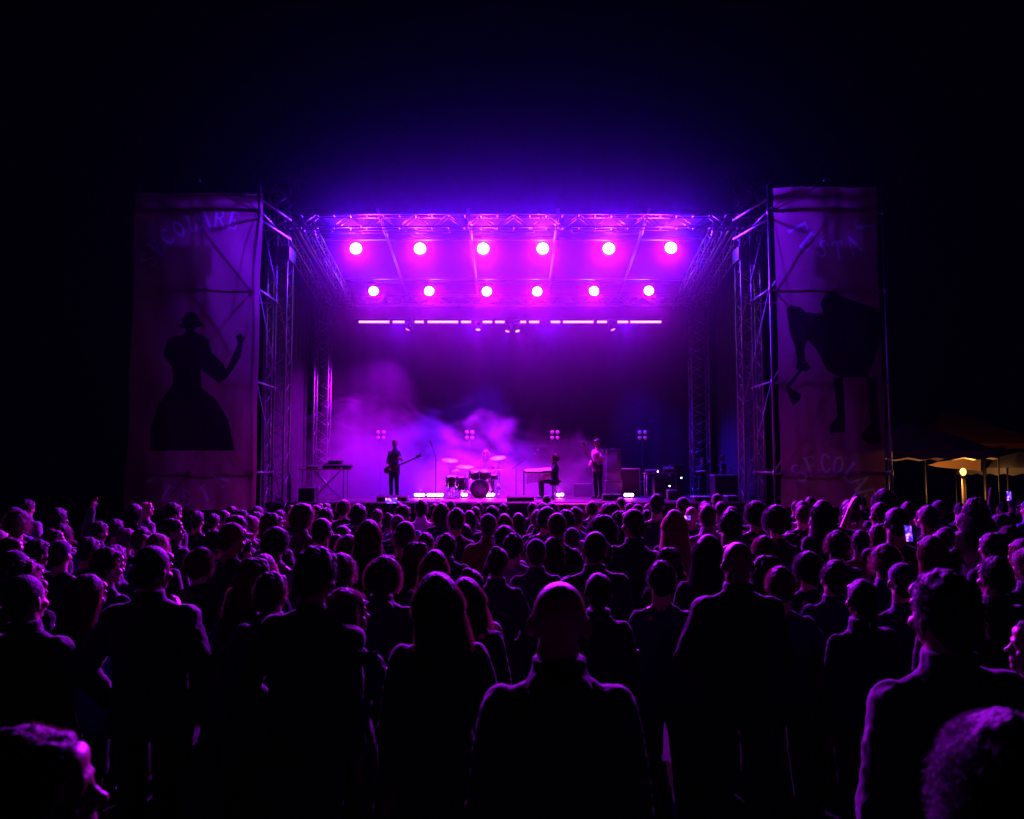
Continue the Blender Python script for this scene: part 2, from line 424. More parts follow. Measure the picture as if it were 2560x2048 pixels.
def banner(sgn, px0, px1, py0, py1, Yb, label, texts, figs):
    a, b = P(px0, py0, Yb), P(px1, py1, Yb); step = .016
    nx = int((b.x-a.x)/step); nz = int((a.z-b.z)/step)
    xs = np.linspace(a.x, b.x, nx); zs = np.linspace(b.z, a.z, nz); XX, ZZ = np.meshgrid(xs, zs)
    val = np.full(XX.shape, .42)
    for poly, v in figs:                          # (closed outline in photo px, ink value)
        pts = [P(x, y, Yb) for x, y in poly]; px_ = [p.x for p in pts]; pz_ = [p.z for p in pts]
        ins = np.zeros(XX.shape, bool); j = len(pts)-1
        for i in range(len(pts)):
            c = ((pz_[i] > ZZ) != (pz_[j] > ZZ)) & (XX < (px_[j]-px_[i])*(ZZ-pz_[i])/((pz_[j]-pz_[i]) or 1e-9)+px_[i])
            ins ^= c; j = i
        val[ins] = v
    for ch, x, y, hgt, ang in texts:              # letter, centre px, height px, rotation (deg, clockwise)
        c = P(x, y, Yb); k = hgt*Yb/2000; ca, sa = math.cos(R(-ang)), math.sin(R(-ang))
        lx = ((XX-c.x)*ca+(ZZ-c.z)*sa)/(k*.72)+.5; lz = (-(XX-c.x)*sa+(ZZ-c.z)*ca)/k+.5
        near = (abs(lx-.5) < .9) & (abs(lz-.5) < .8); qx, qz = lx[near], lz[near]; hit = np.zeros(qx.shape, bool)
        for pts, w in GL[ch]:
            for (x0, z0), (x1, z1) in zip(pts, pts[1:]):
                dx, dz = x1-x0, z1-z0; t = np.clip(((qx-x0)*dx+(qz-z0)*dz)/(dx*dx+dz*dz+1e-9), 0, 1)
                hit |= ((qx-x0-t*dx)*.72)**2+(qz-z0-t*dz)**2 < (w*.5)**2
        tmp = val[near]; tmp[hit] = 1.0; val[near] = tmp
    yy = Yb-.09+.03*np.sin(XX*3.1+ZZ*.9)+.02*np.sin(XX*7+ZZ*2.3)+.025*np.sin(ZZ*1.7+XX*1.1)
    V = np.stack([XX, yy, ZZ], -1).reshape(-1, 3)
    i = np.arange(nz-1)[:, None]*nx+np.arange(nx-1)[None]; F = np.stack([i, i+1, i+nx+1, i+nx], -1).reshape(-1, 4)
    me = bpy.data.meshes.new('banner'); me.from_pydata(V.tolist(), [], F.tolist())
    me.polygons.foreach_set('use_smooth', [True]*len(me.polygons))
    ca_ = me.attributes.new('ink', 'FLOAT', 'POINT'); ca_.data.foreach_set('value', val.reshape(-1).astype(np.float32))
    o = link('banner', me); tag(o, label, 'banner')
    m = MATS.get('banner_vinyl')
    if not m:
        m = bpy.data.materials.new('banner_vinyl'); m.use_nodes = True; MATS['banner_vinyl'] = m; nt = m.node_tree; N = nt.nodes; L = nt.links
        at = N.new('ShaderNodeAttribute'); at.attribute_name = 'ink'
        cr = N.new('ShaderNodeValToRGB'); cr.color_ramp.elements[0].color = (.006, .006, .008, 1); cr.color_ramp.elements[1].color = (.38, .34, .40, 1)
        e = cr.color_ramp.elements.new(.42); e.color = (.24, .09, .12, 1)
        nz_ = N.new('ShaderNodeTexNoise'); nz_.inputs['Scale'].default_value = .9; nz_.inputs['Detail'].default_value = 4
        tc = N.new('ShaderNodeTexCoord'); L.new(tc.outputs['Object'], nz_.inputs['Vector'])
        mr = N.new('ShaderNodeMapRange'); mr.inputs['From Min'].default_value = .3; mr.inputs['From Max'].default_value = .7
        mr.inputs['To Min'].default_value = .7; mr.inputs['To Max'].default_value = 1.1; L.new(nz_.outputs['Fac'], mr.inputs['Value'])
        mu = N.new('ShaderNodeVectorMath'); mu.operation = 'SCALE'; L.new(at.outputs['Fac'], cr.inputs[0]); L.new(cr.outputs[0], mu.inputs[0]); L.new(mr.outputs[0], mu.inputs['Scale'])
        bs = N['Principled BSDF']; bs.inputs['Roughness'].default_value = .75; L.new(mu.outputs[0], bs.inputs['Base Color'])
        tl = N.new('ShaderNodeBsdfTranslucent'); L.new(mu.outputs[0], tl.inputs['Color'])
        mx = N.new('ShaderNodeMixShader'); mx.inputs[0].default_value = .6; L.new(bs.outputs[0], mx.inputs[1]); L.new(tl.outputs[0], mx.inputs[2])
        L.new(mx.outputs[0], N['Material Output'].inputs['Surface'])
    me.materials.append(m)
def arc_text(s_, cx, cy_, r, a0, a1, h, smile=False):
    out = []
    for i, ch in enumerate(s_):
        a = a0+(a1-a0)*i/(len(s_)-1); sg = 1 if smile else -1
        if smile: out.append((ch, cx+r*math.sin(R(a)), cy_+r*math.cos(R(a)), h, -a))
        else: out.append((ch, cx+r*math.sin(R(a)), cy_-r*math.cos(R(a)), h, a))
    return out
fig_l = [([(455, 800), (470, 783), (492, 783), (503, 800), (500, 815), (487, 826), (503, 838), (524, 850), (530, 880), (560, 910), (566, 925), (598, 860),
          (592, 842), (604, 834), (618, 846), (610, 862), (606, 892), (572, 942), (552, 960), (505, 925), (508, 970), (545, 1000), (575, 1050), (590, 1122), (590, 1127),
          (376, 1127), (380, 1070), (400, 1010), (440, 960), (437, 920), (415, 890), (425, 850), (460, 838), (468, 826)], .02),
         ([(445, 815), (470, 806), (505, 806), (513, 815), (485, 822), (455, 822)], .02)]
fig_r = [([(1963, 775), (1975, 766), (1998, 770), (2010, 782), (2055, 786), (2048, 760), (2058, 740), (2080, 728), (2100, 745), (2150, 760), (2195, 775), (2205, 800),
          (2198, 850), (2180, 900), (2160, 945), (2100, 945), (2062, 925), (2040, 880), (2015, 850), (2008, 870), (2012, 905), (1990, 908), (1985, 870), (1970, 830)], .02),
         ([(2012, 912), (1995, 928), (1960, 965), (1964, 982), (1978, 1015), (1995, 1003), (2002, 988), (1970, 970), (2000, 932)], .02),
         ([(1988, 908), (2018, 908), (2026, 920), (2014, 930), (1988, 926)], .02),
         ([(2080, 945), (2105, 945), (2112, 1040), (2110, 1080), (2075, 1085), (2070, 1068), (2092, 1040)], .02),
         ([(2160, 945), (2185, 945), (2195, 1080), (2200, 1110), (2170, 1112), (2150, 1092), (2172, 1060)], .02)]
banner(-1, 345, 641, 486, 1275, 18.7, 'tall printed banner left of the stage with a dark figure in a wide skirt',
       arc_text('SECOLARE', 545, 740, 190, -62, 13, 40)+arc_text('FESTA', 470, 1150, 95, -58, 58, 36, True), fig_l)
banner(1, 1931, 2213, 472, 1268, 18.7, 'tall printed banner right of the stage with a dark broad shouldered figure',
       arc_text('FESTA', 2080, 530, 98, -62, 30, 42, True)+[('F', 2158, 562, 44, -95)]+arc_text('SECOLAR', 2060, 1262, 104, -40, 76, 44), fig_r)

# ================================================================== LIGHTS
def spot(name, loc_, aim, power, col, size=120, blend=1.0, rad=.08, parent=None):
    d = bpy.data.lights.new(name, 'SPOT'); d.energy = power; d.color = col; d.spot_size = R(size); d.spot_blend = blend; d.shadow_soft_size = rad
    o = bpy.data.objects.new(name, d); COL.objects.link(o); o.location = loc_
    o.rotation_euler = Vector(aim).to_track_quat('-Z', 'Y').to_euler()
    if parent is not None: o.parent = parent
    return o
def point(name, loc_, power, col, rad=.05, parent=None):
    d = bpy.data.lights.new(name, 'POINT'); d.energy = power; d.color = col; d.shadow_soft_size = rad
    o = bpy.data.objects.new(name, d); COL.objects.link(o); o.location = loc_
    if parent is not None: o.parent = parent
    return o
ORD = ['first', 'second', 'third', 'fourth', 'fifth', 'sixth', 'seventh', 'eighth', 'ninth', 'tenth', 'eleventh', 'twelfth', 'thirteenth', 'fourteenth']
def wash(px, py, Y, rpx, power, label, col=MAGENTA):
    c = P(px, py, Y); r = rpx*Y/2000
    t = thing('wash_light', label, 'stage light', c, 0, 'magenta wash lights hanging under the stage roof')
    tilt = Matrix.Rotation(R(-8), 3, 'X')
    rot = tilt @ Matrix.Rotation(R(90), 3, 'X')
    MB().lathe([(.0, -.3), (r*.6, -.29), (r*.95, -.2), (r*1.05, -.06), (r*1.05, -.0), (r*.98, .0)], n=24, rot=rot).obj('housing', BLACKMETAL, t, True)
    MB().lathe([(r*.98, 0.006), (r*.93, r*.25), (r*.75, r*.5), (r*.42, r*.68), (0.0, r*.74)], n=24, rot=rot).obj('lens', LENS_M, t, True)
    top = Vector((0, .1, r+.22)); m = MB()
    for s_ in (-1, 1): m.box((s_*(r*1.05+.02), .08, r*.5+.02), (.02, .05, r+.12))
    m.box((0, .08, r+.09), (2*r*1.05+.06, .05, .02)); m.tube((0, .08, r+.09), (0, .08, r+.28), .02); m.obj('yoke', BLACKMETAL, t)
    d = Vector((-c.x*.12, -1, -.78)).normalized()
    spot('wash_beam', Vector(c)+Vector((0, -.22, -.04)), d, power, col, 78, 1, .06)
    if Y < 23: spot('added_spill', Vector(c)+Vector((0, -.23, .0)), Vector((-c.x*.05, -1, .04)), ADDED_SPILL, (.10, .003, 1), 146, 1, .06)  # extra blue lamp added at each front fixture to make the sky glow
    return t
F_ = [(890, 622), (1050, 622), (1208, 622), (1357, 622), (1522, 622), (1677, 620)]
B_ = [(934, 728), (1073, 728), (1217, 729), (1343, 729), (1485, 728), (1622, 727)]
for i, (x, y) in enumerate(F_): wash(x, y, 22.0, 15.0, WASH_FRONT*(1.15 if i in (0, 4, 5) else .9), 'glowing magenta wash light, %s from the left in the upper front row' % ORD[i])
for i, (x, y) in enumerate(B_): wash(x, y, 24.9, 12.2, WASH_BACK, 'glowing magenta wash light, %s from the left in the lower rear row' % ORD[i])
# trusses the rows hang from
for Y, y_, lab in ((22.1, 596, 'straight lighting truss carrying the upper front row of wash lights'), (25.0, 706, 'straight lighting truss carrying the lower rear row of wash lights')):
    z = P(0, y_, Y).z
    t = thing('lighting_truss', lab, 'lighting truss', (0, Y, z)); x = 5.3
    mb = MB()
    for y in (-.1, .1):
        mb.tube((-x, y, 0), (x, y, 0), .02)
    mb.obj('chord', BLACKMETAL, t, True)
    mb = MB(); k = int(2*x/.3)
    for i in range(k): mb.tube((-x+i*.3, -.1 if i % 2 else .1, 0), (-x+(i+1)*.3, .1 if i % 2 else -.1, 0), .008, n=5)
    mb.obj('lacing', BLACKMETAL, t, True)
# LED battens below the rear row
BARS = [(897, 973), (982, 1011), (1037, 1059), (1069, 1145), (1153, 1177), (1207, 1230), (1238, 1265), (1292, 1315), (1323, 1348), (1377, 1400), (1408, 1484), (1493, 1517), (1544, 1570), (1576, 1653)]
zb2 = P(0, 805, 25.6).z
t = thing('lighting_truss', 'low rear pipe carrying the row of led battens', 'lighting truss', (0, 25.72, zb2+.1))
MB().tube((-5.1, 0, 0), (5.1, 0, 0), .025).obj('pipe', BLACKMETAL, t, True)
for i, (a, b) in enumerate(BARS):
    xa, xb = P(a, 805, 25.6), P(b, 805, 25.6); w = xb.x-xa.x
    t = thing('led_batten', 'bright pink led batten, %s from the left in the row below the wash lights' % ORD[i], 'light bar', ((xa.x+xb.x)/2, 25.6, zb2), 0, 'led battens in one row at the back of the roof')
    MB().box((0, .05, 0), (w+.02, .09, .13)).obj('housing', BLACKMETAL, t, bevel=.01)
    m = MB(); n = max(4, int(w/.055))
    for k in range(n): m.ell((-w/2+(k+.5)*w/n, -.0, 0), (w/n*.56, .03, .034), n=10, m=6)
    m.obj('led_lens', LENS_B, t, True)
    m = MB(); m.box((0, .11, .06), (.04, .04, .12)); m.obj('clamp', BLACKMETAL, t)
for k, x in enumerate((-3.6, -1.2, 1.2, 3.6)):
    spot('batten_glow', (x, 25.3, zb2-.1), (0, -.8, -1), 1200, (.22, .003, 1), 110, 1, .1)
# blue/violet light from heads added on the rear pipe for smoke, drums and bells
def added_mover(px, py, Y, aim, power, col, label, size=60):
    c = P(px, py, Y); t = thing('added_head', label, 'stage light', c, 0, 'small added moving heads on the rear pipe')
    MB().box((0, .02, .20), (.22, .16, .10)).obj('base', BLACKMETAL, t, bevel=.01)
    m = MB()
    for s_ in (-1, 1): m.box((s_*.10, .02, .05), (.03, .08, .22))
    m.obj('yoke', BLACKMETAL, t)
    rot = Vector(aim).to_track_quat('Z', 'Y').to_matrix()
    MB().lathe([(0, -.12), (.06, -.11), (.075, 0), (.07, .09)], n=16, rot=rot).obj('head', BLACKMETAL, t, True)
    MB().lathe([(.068, .092), (0, .1)], n=16, rot=rot).obj('lens', LENS_B, t, True)
    spot('added_beam', Vector(c)+Vector(aim).normalized()*.14, aim, power, col, size, 1, .04)
added_mover(1270, 822, 25.5, (-.3, -.15, -1), 16000, (.08, .003, 1), 'added moving head on the rear pipe, left one of the centre pair', 75)
added_mover(1292, 822, 25.5, (.25, -.35, -1), 9000, (.6, .004, 1), 'added moving head on the rear pipe, right one of the centre pair', 75)
added_mover(1022, 818, 25.5, (-.50, -.06, -1), 7500, (.5, .002, 1), 'added moving head hanging between led battens above the guitarist', 95)
added_mover(1530, 818, 25.5, (.35, -.15, -1), 7000, BLUE, 'added moving head hanging between led battens above the bass player', 70)

added_mover(1195, 818, 25.5, (0, -.28, -1), 16000, (.9, .006, .9), 'added moving head aimed down at the drum kit', 50)  # lamp added to brighten the cymbals and drums
# floor leds
def floor_bar(px, py, Y, w, power, label, col=(1, .03, 1)):
    c = P(px, py, Y); c.z = DZ
    t = thing('floor_light', label, 'stage light', c, 0, 'bright led lights standing on the stage floor')
    MB().box((0, .06, .09), (w+.03, .1, .13)).obj('housing', BLACKMETAL, t, bevel=.01)
    m = MB(); n = max(2, int(w/.08))
    for k in range(n): m.ell((-w/2+(k+.5)*w/n, -.0, .095), (w/n*.62, .04, .05), n=10, m=6)
    m.obj('lens', LENS_F, t, True)
    MB().box((0, .06, .012), (w*.6+.05, .14, .024)).obj('foot', BLACKMETAL, t)
    spot('floor_glow', c+Vector((0, -.12, .12)), (0, -1, .25), power*.5, col, 165, 1, .05)
    spot('floor_glow', c+Vector((0, .2, .2)), (0, .6, 1), power*.5, col, 150, 1, .05)
floor_bar(1049, 1240, 24.0, .30, 60, 'short bright led bar on the stage floor left of the mic stand')
floor_bar(1088, 1240, 24.0, .48, 70, 'longer bright led bar on the stage floor behind the mic stand')
floor_bar(1160, 1241, 24.2, .18, 60, 'bright floor lamp under the left side of the drum kit')
floor_bar(1225, 1240, 24.2, .25, 110, 'brightest floor lamp at the foot of the drum kit')
floor_bar(1400, 1240, 24.2, .20, 60, 'bright floor lamp behind the seated percussionist')
floor_bar(1572, 1239, 24.0, .27, 70, 'bright led bar on the floor right of the bass player')

# ---- theatrical haze hanging round the stage, thinning outwards
sh = MB().box((0, 18.6, 8.3), (34, 18, 16.5)).obj('stage_haze', None); tag(sh, None, None, kind='stuff')
m = bpy.data.materials.new('stage_haze_air'); m.use_nodes = True; nt = m.node_tree; N = nt.nodes; L = nt.links
N.remove(N['Principled BSDF']); pv = N.new('ShaderNodeVolumePrincipled'); pv.inputs['Color'].default_value = (.55, .45, .95, 1); pv.inputs['Anisotropy'].default_value = .86
L.new(pv.outputs[0], N['Material Output'].inputs['Volume']); tc = N.new('ShaderNodeTexCoord')
mp = N.new('ShaderNodeMapping'); mp.inputs['Location'].default_value = (0, -21.5/7.5, -7.4/4.4); mp.inputs['Scale'].default_value = (1/7.6, 1/7.5, 1/4.4); L.new(tc.outputs['Object'], mp.inputs[0])
ln = N.new('ShaderNodeVectorMath'); ln.operation = 'DOT_PRODUCT'; L.new(mp.outputs[0], ln.inputs[0]); L.new(mp.outputs[0], ln.inputs[1])
q1 = N.new('ShaderNodeMath'); q1.operation = 'MULTIPLY'; q1.inputs[1].default_value = -1.6; L.new(ln.outputs['Value'], q1.inputs[0])
q2 = N.new('ShaderNodeMath'); q2.operation = 'EXPONENT'; L.new(q1.outputs[0], q2.inputs[0])
q3 = N.new('ShaderNodeMath'); q3.operation = 'MULTIPLY'; q3.inputs[1].default_value = STAGE_HAZE; L.new(q2.outputs[0], q3.inputs[0]); L.new(q3.outputs[0], pv.inputs['Density'])
sh.data.materials.append(m)

# ---- smoke bank rolling over the left half of the stage
sm = MB().box((-1.9, 25.2, DZ+2.0), (10.2, 2.1, 3.98)).obj('smoke', None); tag(sm, None, None, kind='stuff')
m = bpy.data.materials.new('stage_smoke'); m.use_nodes = True; nt = m.node_tree; N = nt.nodes; L = nt.links
N.remove(N['Principled BSDF']); pv = N.new('ShaderNodeVolumePrincipled'); pv.inputs['Color'].default_value = (.85, .82, .92, 1); pv.inputs['Anisotropy'].default_value = .25
L.new(pv.outputs[0], N['Material Output'].inputs['Volume'])
tc = N.new('ShaderNodeTexCoord'); sep = N.new('ShaderNodeSeparateXYZ'); L.new(tc.outputs['Object'], sep.inputs[0])
mr = N.new('ShaderNodeMapRange'); mr.inputs['From Min'].default_value = -7; mr.inputs['From Max'].default_value = 3.2; L.new(sep.outputs[0], mr.inputs[0])
cr = N.new('ShaderNodeValToRGB'); L.new(mr.outputs[0], cr.inputs[0]); el = cr.color_ramp.elements
def hx(x): return (x+7)/10.2
for k, (x, h) in enumerate(((-7, 2.2), (-6.1, 3.2), (-5.2, 4.5), (-3.2, 4.0), (-1.2, 3.7), (.2, 3.3), (1.8, 3.0), (3.0, 2.3))):
    v = h/6
    if k == 0: el[0].position = 0; el[0].color = (v, v, v, 1)
    elif k == 7: el[-1].position = hx(x); el[-1].color = (v, v, v, 1)
    else: e = el.new(hx(x)); e.color = (v, v, v, 1)
mh = N.new('ShaderNodeMath'); mh.operation = 'MULTIPLY'; mh.inputs[1].default_value = 6; L.new(cr.outputs[0], mh.inputs[0])
n1 = N.new('ShaderNodeTexNoise'); n1.inputs['Scale'].default_value = .75; n1.inputs['Detail'].default_value = 6; n1.inputs['Distortion'].default_value = 1.1
mp = N.new('ShaderNodeMapping'); mp.inputs['Scale'].default_value = (.8, 1, 1.3); mp.inputs['Rotation'].default_value = (0, R(28), 0)
L.new(tc.outputs['Object'], mp.inputs[0]); L.new(mp.outputs[0], n1.inputs['Vector'])
def mth(op, a, b=None, c=None):
    q = N.new('ShaderNodeMath'); q.operation = op
    for i, s_ in enumerate((a, b, c)):
        if s_ is None: continue
        if isinstance(s_, (int, float)): q.inputs[i].default_value = s_
        else: L.new(s_, q.inputs[i])
    return q.outputs[0]
nn = mth('MULTIPLY', mth('SUBTRACT', n1.outputs['Fac'], .5), 5.6)
edge = mth('ADD', mth('SUBTRACT', mh.outputs[0], sep.outputs[2]), nn)
e1 = N.new('ShaderNodeClamp'); L.new(mth('MULTIPLY', edge, .55), e1.inputs[0])
dens = mth('MULTIPLY', mth('POWER', e1.outputs[0], 1.7), .34)
L.new(dens, pv.inputs['Density'])
sm.data.materials.append(m)

# ================================================================== PEOPLE
def J(**k):
    """joints of a standing figure, 1.75 m, facing +y ; arms hanging"""
    j = dict(shL=(-.158, -.005, 1.385), elL=(-.212, -.035, 1.11), wrL=(-.215, .045, .865),
             shR=(.158, -.005, 1.385), elR=(.212, -.035, 1.11), wrR=(.215, .045, .865),
             hipL=(-.088, 0, .92), knL=(-.10, .02, .50), anL=(-.11, -.02, .09), hipR=(.088, 0, .92), knR=(.10, .02, .50), anR=(.11, -.02, .09), drop=0.)
    j.update(k); return j
POSES = {
 'down': J(), 'stand': J(elL=(-.205, -.03, 1.10), elR=(.203, -.04, 1.11), wrL=(-.20, .05, .86), wrR=(.205, .03, .865), shL=(-.156, -.005, 1.378)), 'slouch': J(shL=(-.155, 0, 1.365), elL=(-.225, -.05, 1.09), wrL=(-.20, .07, .85), shR=(.160, .0, 1.40), elR=(.235, -.02, 1.13), wrR=(.16, .16, .98)),
 'lean': J(shL=(-.150, .01, 1.395), elL=(-.255, .0, 1.14), wrL=(-.17, .14, .97), shR=(.162, -.01, 1.362), elR=(.20, -.06, 1.09), wrR=(.21, .02, .84)),
 'drink': J(elR=(.26, .06, 1.16), wrR=(.10, .22, 1.38), shL=(-.158, 0, 1.375)), 'folded': J(elL=(-.26, .02, 1.13), wrL=(.05, .20, 1.15), elR=(.26, .02, 1.13), wrR=(-.05, .22, 1.19)),
 'pockets': J(elL=(-.29, -.07, 1.14), wrL=(-.20, .06, .93), elR=(.29, -.07, 1.14), wrR=(.20, .06, .93)),
 'hold_r': J(elR=(.25, .06, 1.12), wrR=(.10, .30, 1.22)),
 'hold_l': J(elL=(-.25, .06, 1.12), wrL=(-.10, .30, 1.22)),
 'cup': J(elR=(.24, -.02, 1.12), wrR=(.30, .24, 1.10)),
 'film': J(elL=(-.24, .17, 1.22), wrL=(-.09, .34, 1.48), elR=(.24, .17, 1.22), wrR=(.09, .34, 1.48)),
 'film_side': J(elR=(.27, .14, 1.20), wrR=(.26, .36, 1.36)),
 'raised': J(shL=(-.175, 0, 1.42), elL=(-.36, .08, 1.44), wrL=(-.24, .12, 1.70), elR=(.24, .16, 1.25), wrR=(.05, .33, 1.45)),
 'arm_up': J(shL=(-.17, 0, 1.44), elL=(-.24, .07, 1.68), wrL=(-.20, .10, 1.93)),
 'guitar': J(elL=(-.30, .06, 1.16), wrL=(-.42, .34, 1.22), elR=(.28, -.05, 1.14), wrR=(.10, .20, 1.02)),
 'sit': J(drop=.40, elL=(-.25, .12, 1.16), wrL=(-.18, .36, 1.14), elR=(.25, .12, 1.16), wrR=(.20, .36, 1.18),
          hipL=(-.10, .0, .92), knL=(-.20, .42, .95), anL=(-.20, .40, .49), hipR=(.10, 0, .92), knR=(.20, .42, .95), anR=(.20, .40, .49)),
}
HP = (0, -.01)           # neck axis
def head_xf(yaw):
    roll = {-75: -4, -38: 5, -13: -6, 0: 2, 15: 6, 38: -5, 75: 4}[yaw]; nod = {-75: -3, -38: 4, -13: 6, 0: 0, 15: -3, 38: 5, 75: -4}[yaw]
    p = Vector((0, -.012, 1.53))
    return Matrix.Translation(p) @ Matrix.Rotation(R(roll), 4, 'Y') @ Matrix.Rotation(R(nod), 4, 'X') @ Matrix.Rotation(R(-yaw), 4, 'Z') @ Matrix.Translation(-p)
def xf(mb, yaw, i0=0):
    M = head_xf(yaw)
    for i in range(i0, len(mb.v)): mb.v[i] = tuple(M @ Vector(mb.v[i]))
def head_prims(mb, yaw, tilt=0):
    i0 = len(mb.v)
    mb.ell((0, -.012, 1.655), (.077, .096, .093), n=22, m=16); mb.ell((0, .03, 1.60), (.060, .064, .083))
    mb.ell((0, .070, 1.545), (.030, .028, .021)); mb.ell((0, .088, 1.662), (.048, .014, .013)); mb.ell((0, .070, 1.70), (.055, .028, .03))
    mb.ell((0, .108, 1.612), (.015, .020, .016)); mb.cap((0, .092, 1.648), (0, .108, 1.618), .009, .011, n=8, m=3)
    mb.ell((0, .094, 1.578), (.022, .010, .006), n=10, m=6); mb.ell((0, .092, 1.566), (.019, .010, .006), n=10, m=6)
    for s_ in (-1, 1):
        mb.ell((s_*.046, .062, 1.605), (.022, .026, .022)); mb.ell((s_*.030, .083, 1.640), (.012, .010, .008), n=10, m=6)
        rot = Matrix.Rotation(s_*R(35), 3, 'Z'); mb.ell((s_*.083, -.012, 1.620), (.0085, .020, .030), rot, n=12, m=8)
        mb.ell((s_*.078, -.004, 1.592), (.007, .009, .009), n=8, m=6)
    xf(mb, yaw, i0)
def hand_prims(mb, el, wr, curl=.5, thumb_side=1):
    el, wr = Vector(el), Vector(wr); d = (wr-el).normalized(); x, y = frame_for(d)
    y = Vector((0, 1, 0))-d*d.y; y = y.normalized() if y.length > .1 else x
    x = d.cross(y).normalized()
    pc = wr+d*.045
    mb.cap(wr+d*.01-y*.018, wr+d*.075-y*.02, .020, .017, n=10, m=4); mb.cap(wr+d*.01+y*.018, wr+d*.078+y*.02, .020, .016, n=10, m=4); mb.cap(wr, wr+d*.08, .022, .018, n=10, m=4)
    for k, (o, l) in enumerate(((-.030, .062), (-.010, .074), (.011, .080), (.031, .070))):
        a = pc+d*.04+y*o; b = a+d*l*.5+x*thumb_side*l*.15*curl; c = b+d*l*.40+x*thumb_side*l*.6*curl
        mb.cap(a, b, .0092, .0085, n=8, m=3); mb.cap(b, c, .0085, .007, n=8, m=3)
    a = wr+d*.02+y*.024; b = a+d*.03+y*.026+x*thumb_side*.012; mb.cap(a, b, .0115, .0105, n=8, m=3); mb.cap(b, b+d*.030+y*.006+x*thumb_side*.008, .0105, .008, n=8, m=3)
def torso(mb, j, g=0.0, w=1.0, female=False, hem=.86, flare=0, neck=True):
    z = lambda h: h-0
    waist = .122 if female else .142; hip = .165 if female else .152; chest = .138 if female else .160
    s = [(hem, hip*w+g+flare, .115+g+flare*.6, 0), (.93, hip*w+g+flare*.5, .118+g, -.005), (1.08, waist*w+g, .098+g, 0), (1.22, chest*.95*w+g, .112+g, .005), (1.33, chest*w+g, .115+g, .0),
         (1.385, (chest-.012)*w+g*.7, .098+g*.8, -.008), (1.43, .108*w+g*.5, .078+g*.6, -.012), (1.465, .072+g*.4, .060+g*.5, -.012), (1.50, .056+g*.3, .054+g*.4, -.010)]
    mb.loft(s, n=30, p=2.3)
    for s_ in ('L', 'R'):
        p = Vector(j['sh'+s_]); p.x *= w; mb.ell(p, (.052+g*.8, .056+g, .052+g*.8))
        mb.cap(p+Vector((0, 0, .006)), (0, -.012, 1.465), .038+g*.6, .046+g*.2, n=12, m=4)
def JW(j, w):
    k = dict(j)
    for a in ('shL', 'elL', 'shR', 'elR', 'hipL', 'hipR'): k[a] = (j[a][0]*w, j[a][1], j[a][2])
    if j['wrL'][0] < -.15: k['wrL'] = (j['wrL'][0]*w, j['wrL'][1], j['wrL'][2])
    if j['wrR'][0] > .15: k['wrR'] = (j['wrR'][0]*w, j['wrR'][1], j['wrR'][2])
    return k
CACHE = {}
def body_mesh(pose, yaw, w, female, fine):
    key = ('body', pose, yaw, w, female, fine)
    if key in CACHE: return CACHE[key]
    j = JW(POSES[pose], w); mb = MB(); head_prims(mb, yaw)
    nr = .049 if female else .061
    mb.cap((0, -.015, 1.44), (0, -.004, 1.56), nr*1.12, nr, n=16); mb.ell((0, -.03, 1.56), (.045, .045, .05))
    torso(mb, j, 0, w, female)
    for s_ in 'LR':
        mb.cap(j['sh'+s_], j['el'+s_], .047, .037, n=12); mb.cap(j['el'+s_], j['wr'+s_], .038, .024, n=12)
        hand_prims(mb, j['el'+s_], j['wr'+s_], .55, 1 if s_ == 'R' else -1)
        mb.cap(j['hip'+s_], j['kn'+s_], .082, .052, n=14); mb.cap(j['kn'+s_], j['an'+s_], .053, .034, n=12)
        a = Vector(j['an'+s_]); mb.cap(a+Vector((0, -.02, -.05)), a+Vector((0, .14, -.062)), .032, .024, n=10)
    me = fuse(mb, .0075 if fine else .012, 4 if fine else 2, name='body'); CACHE[key] = me; return me
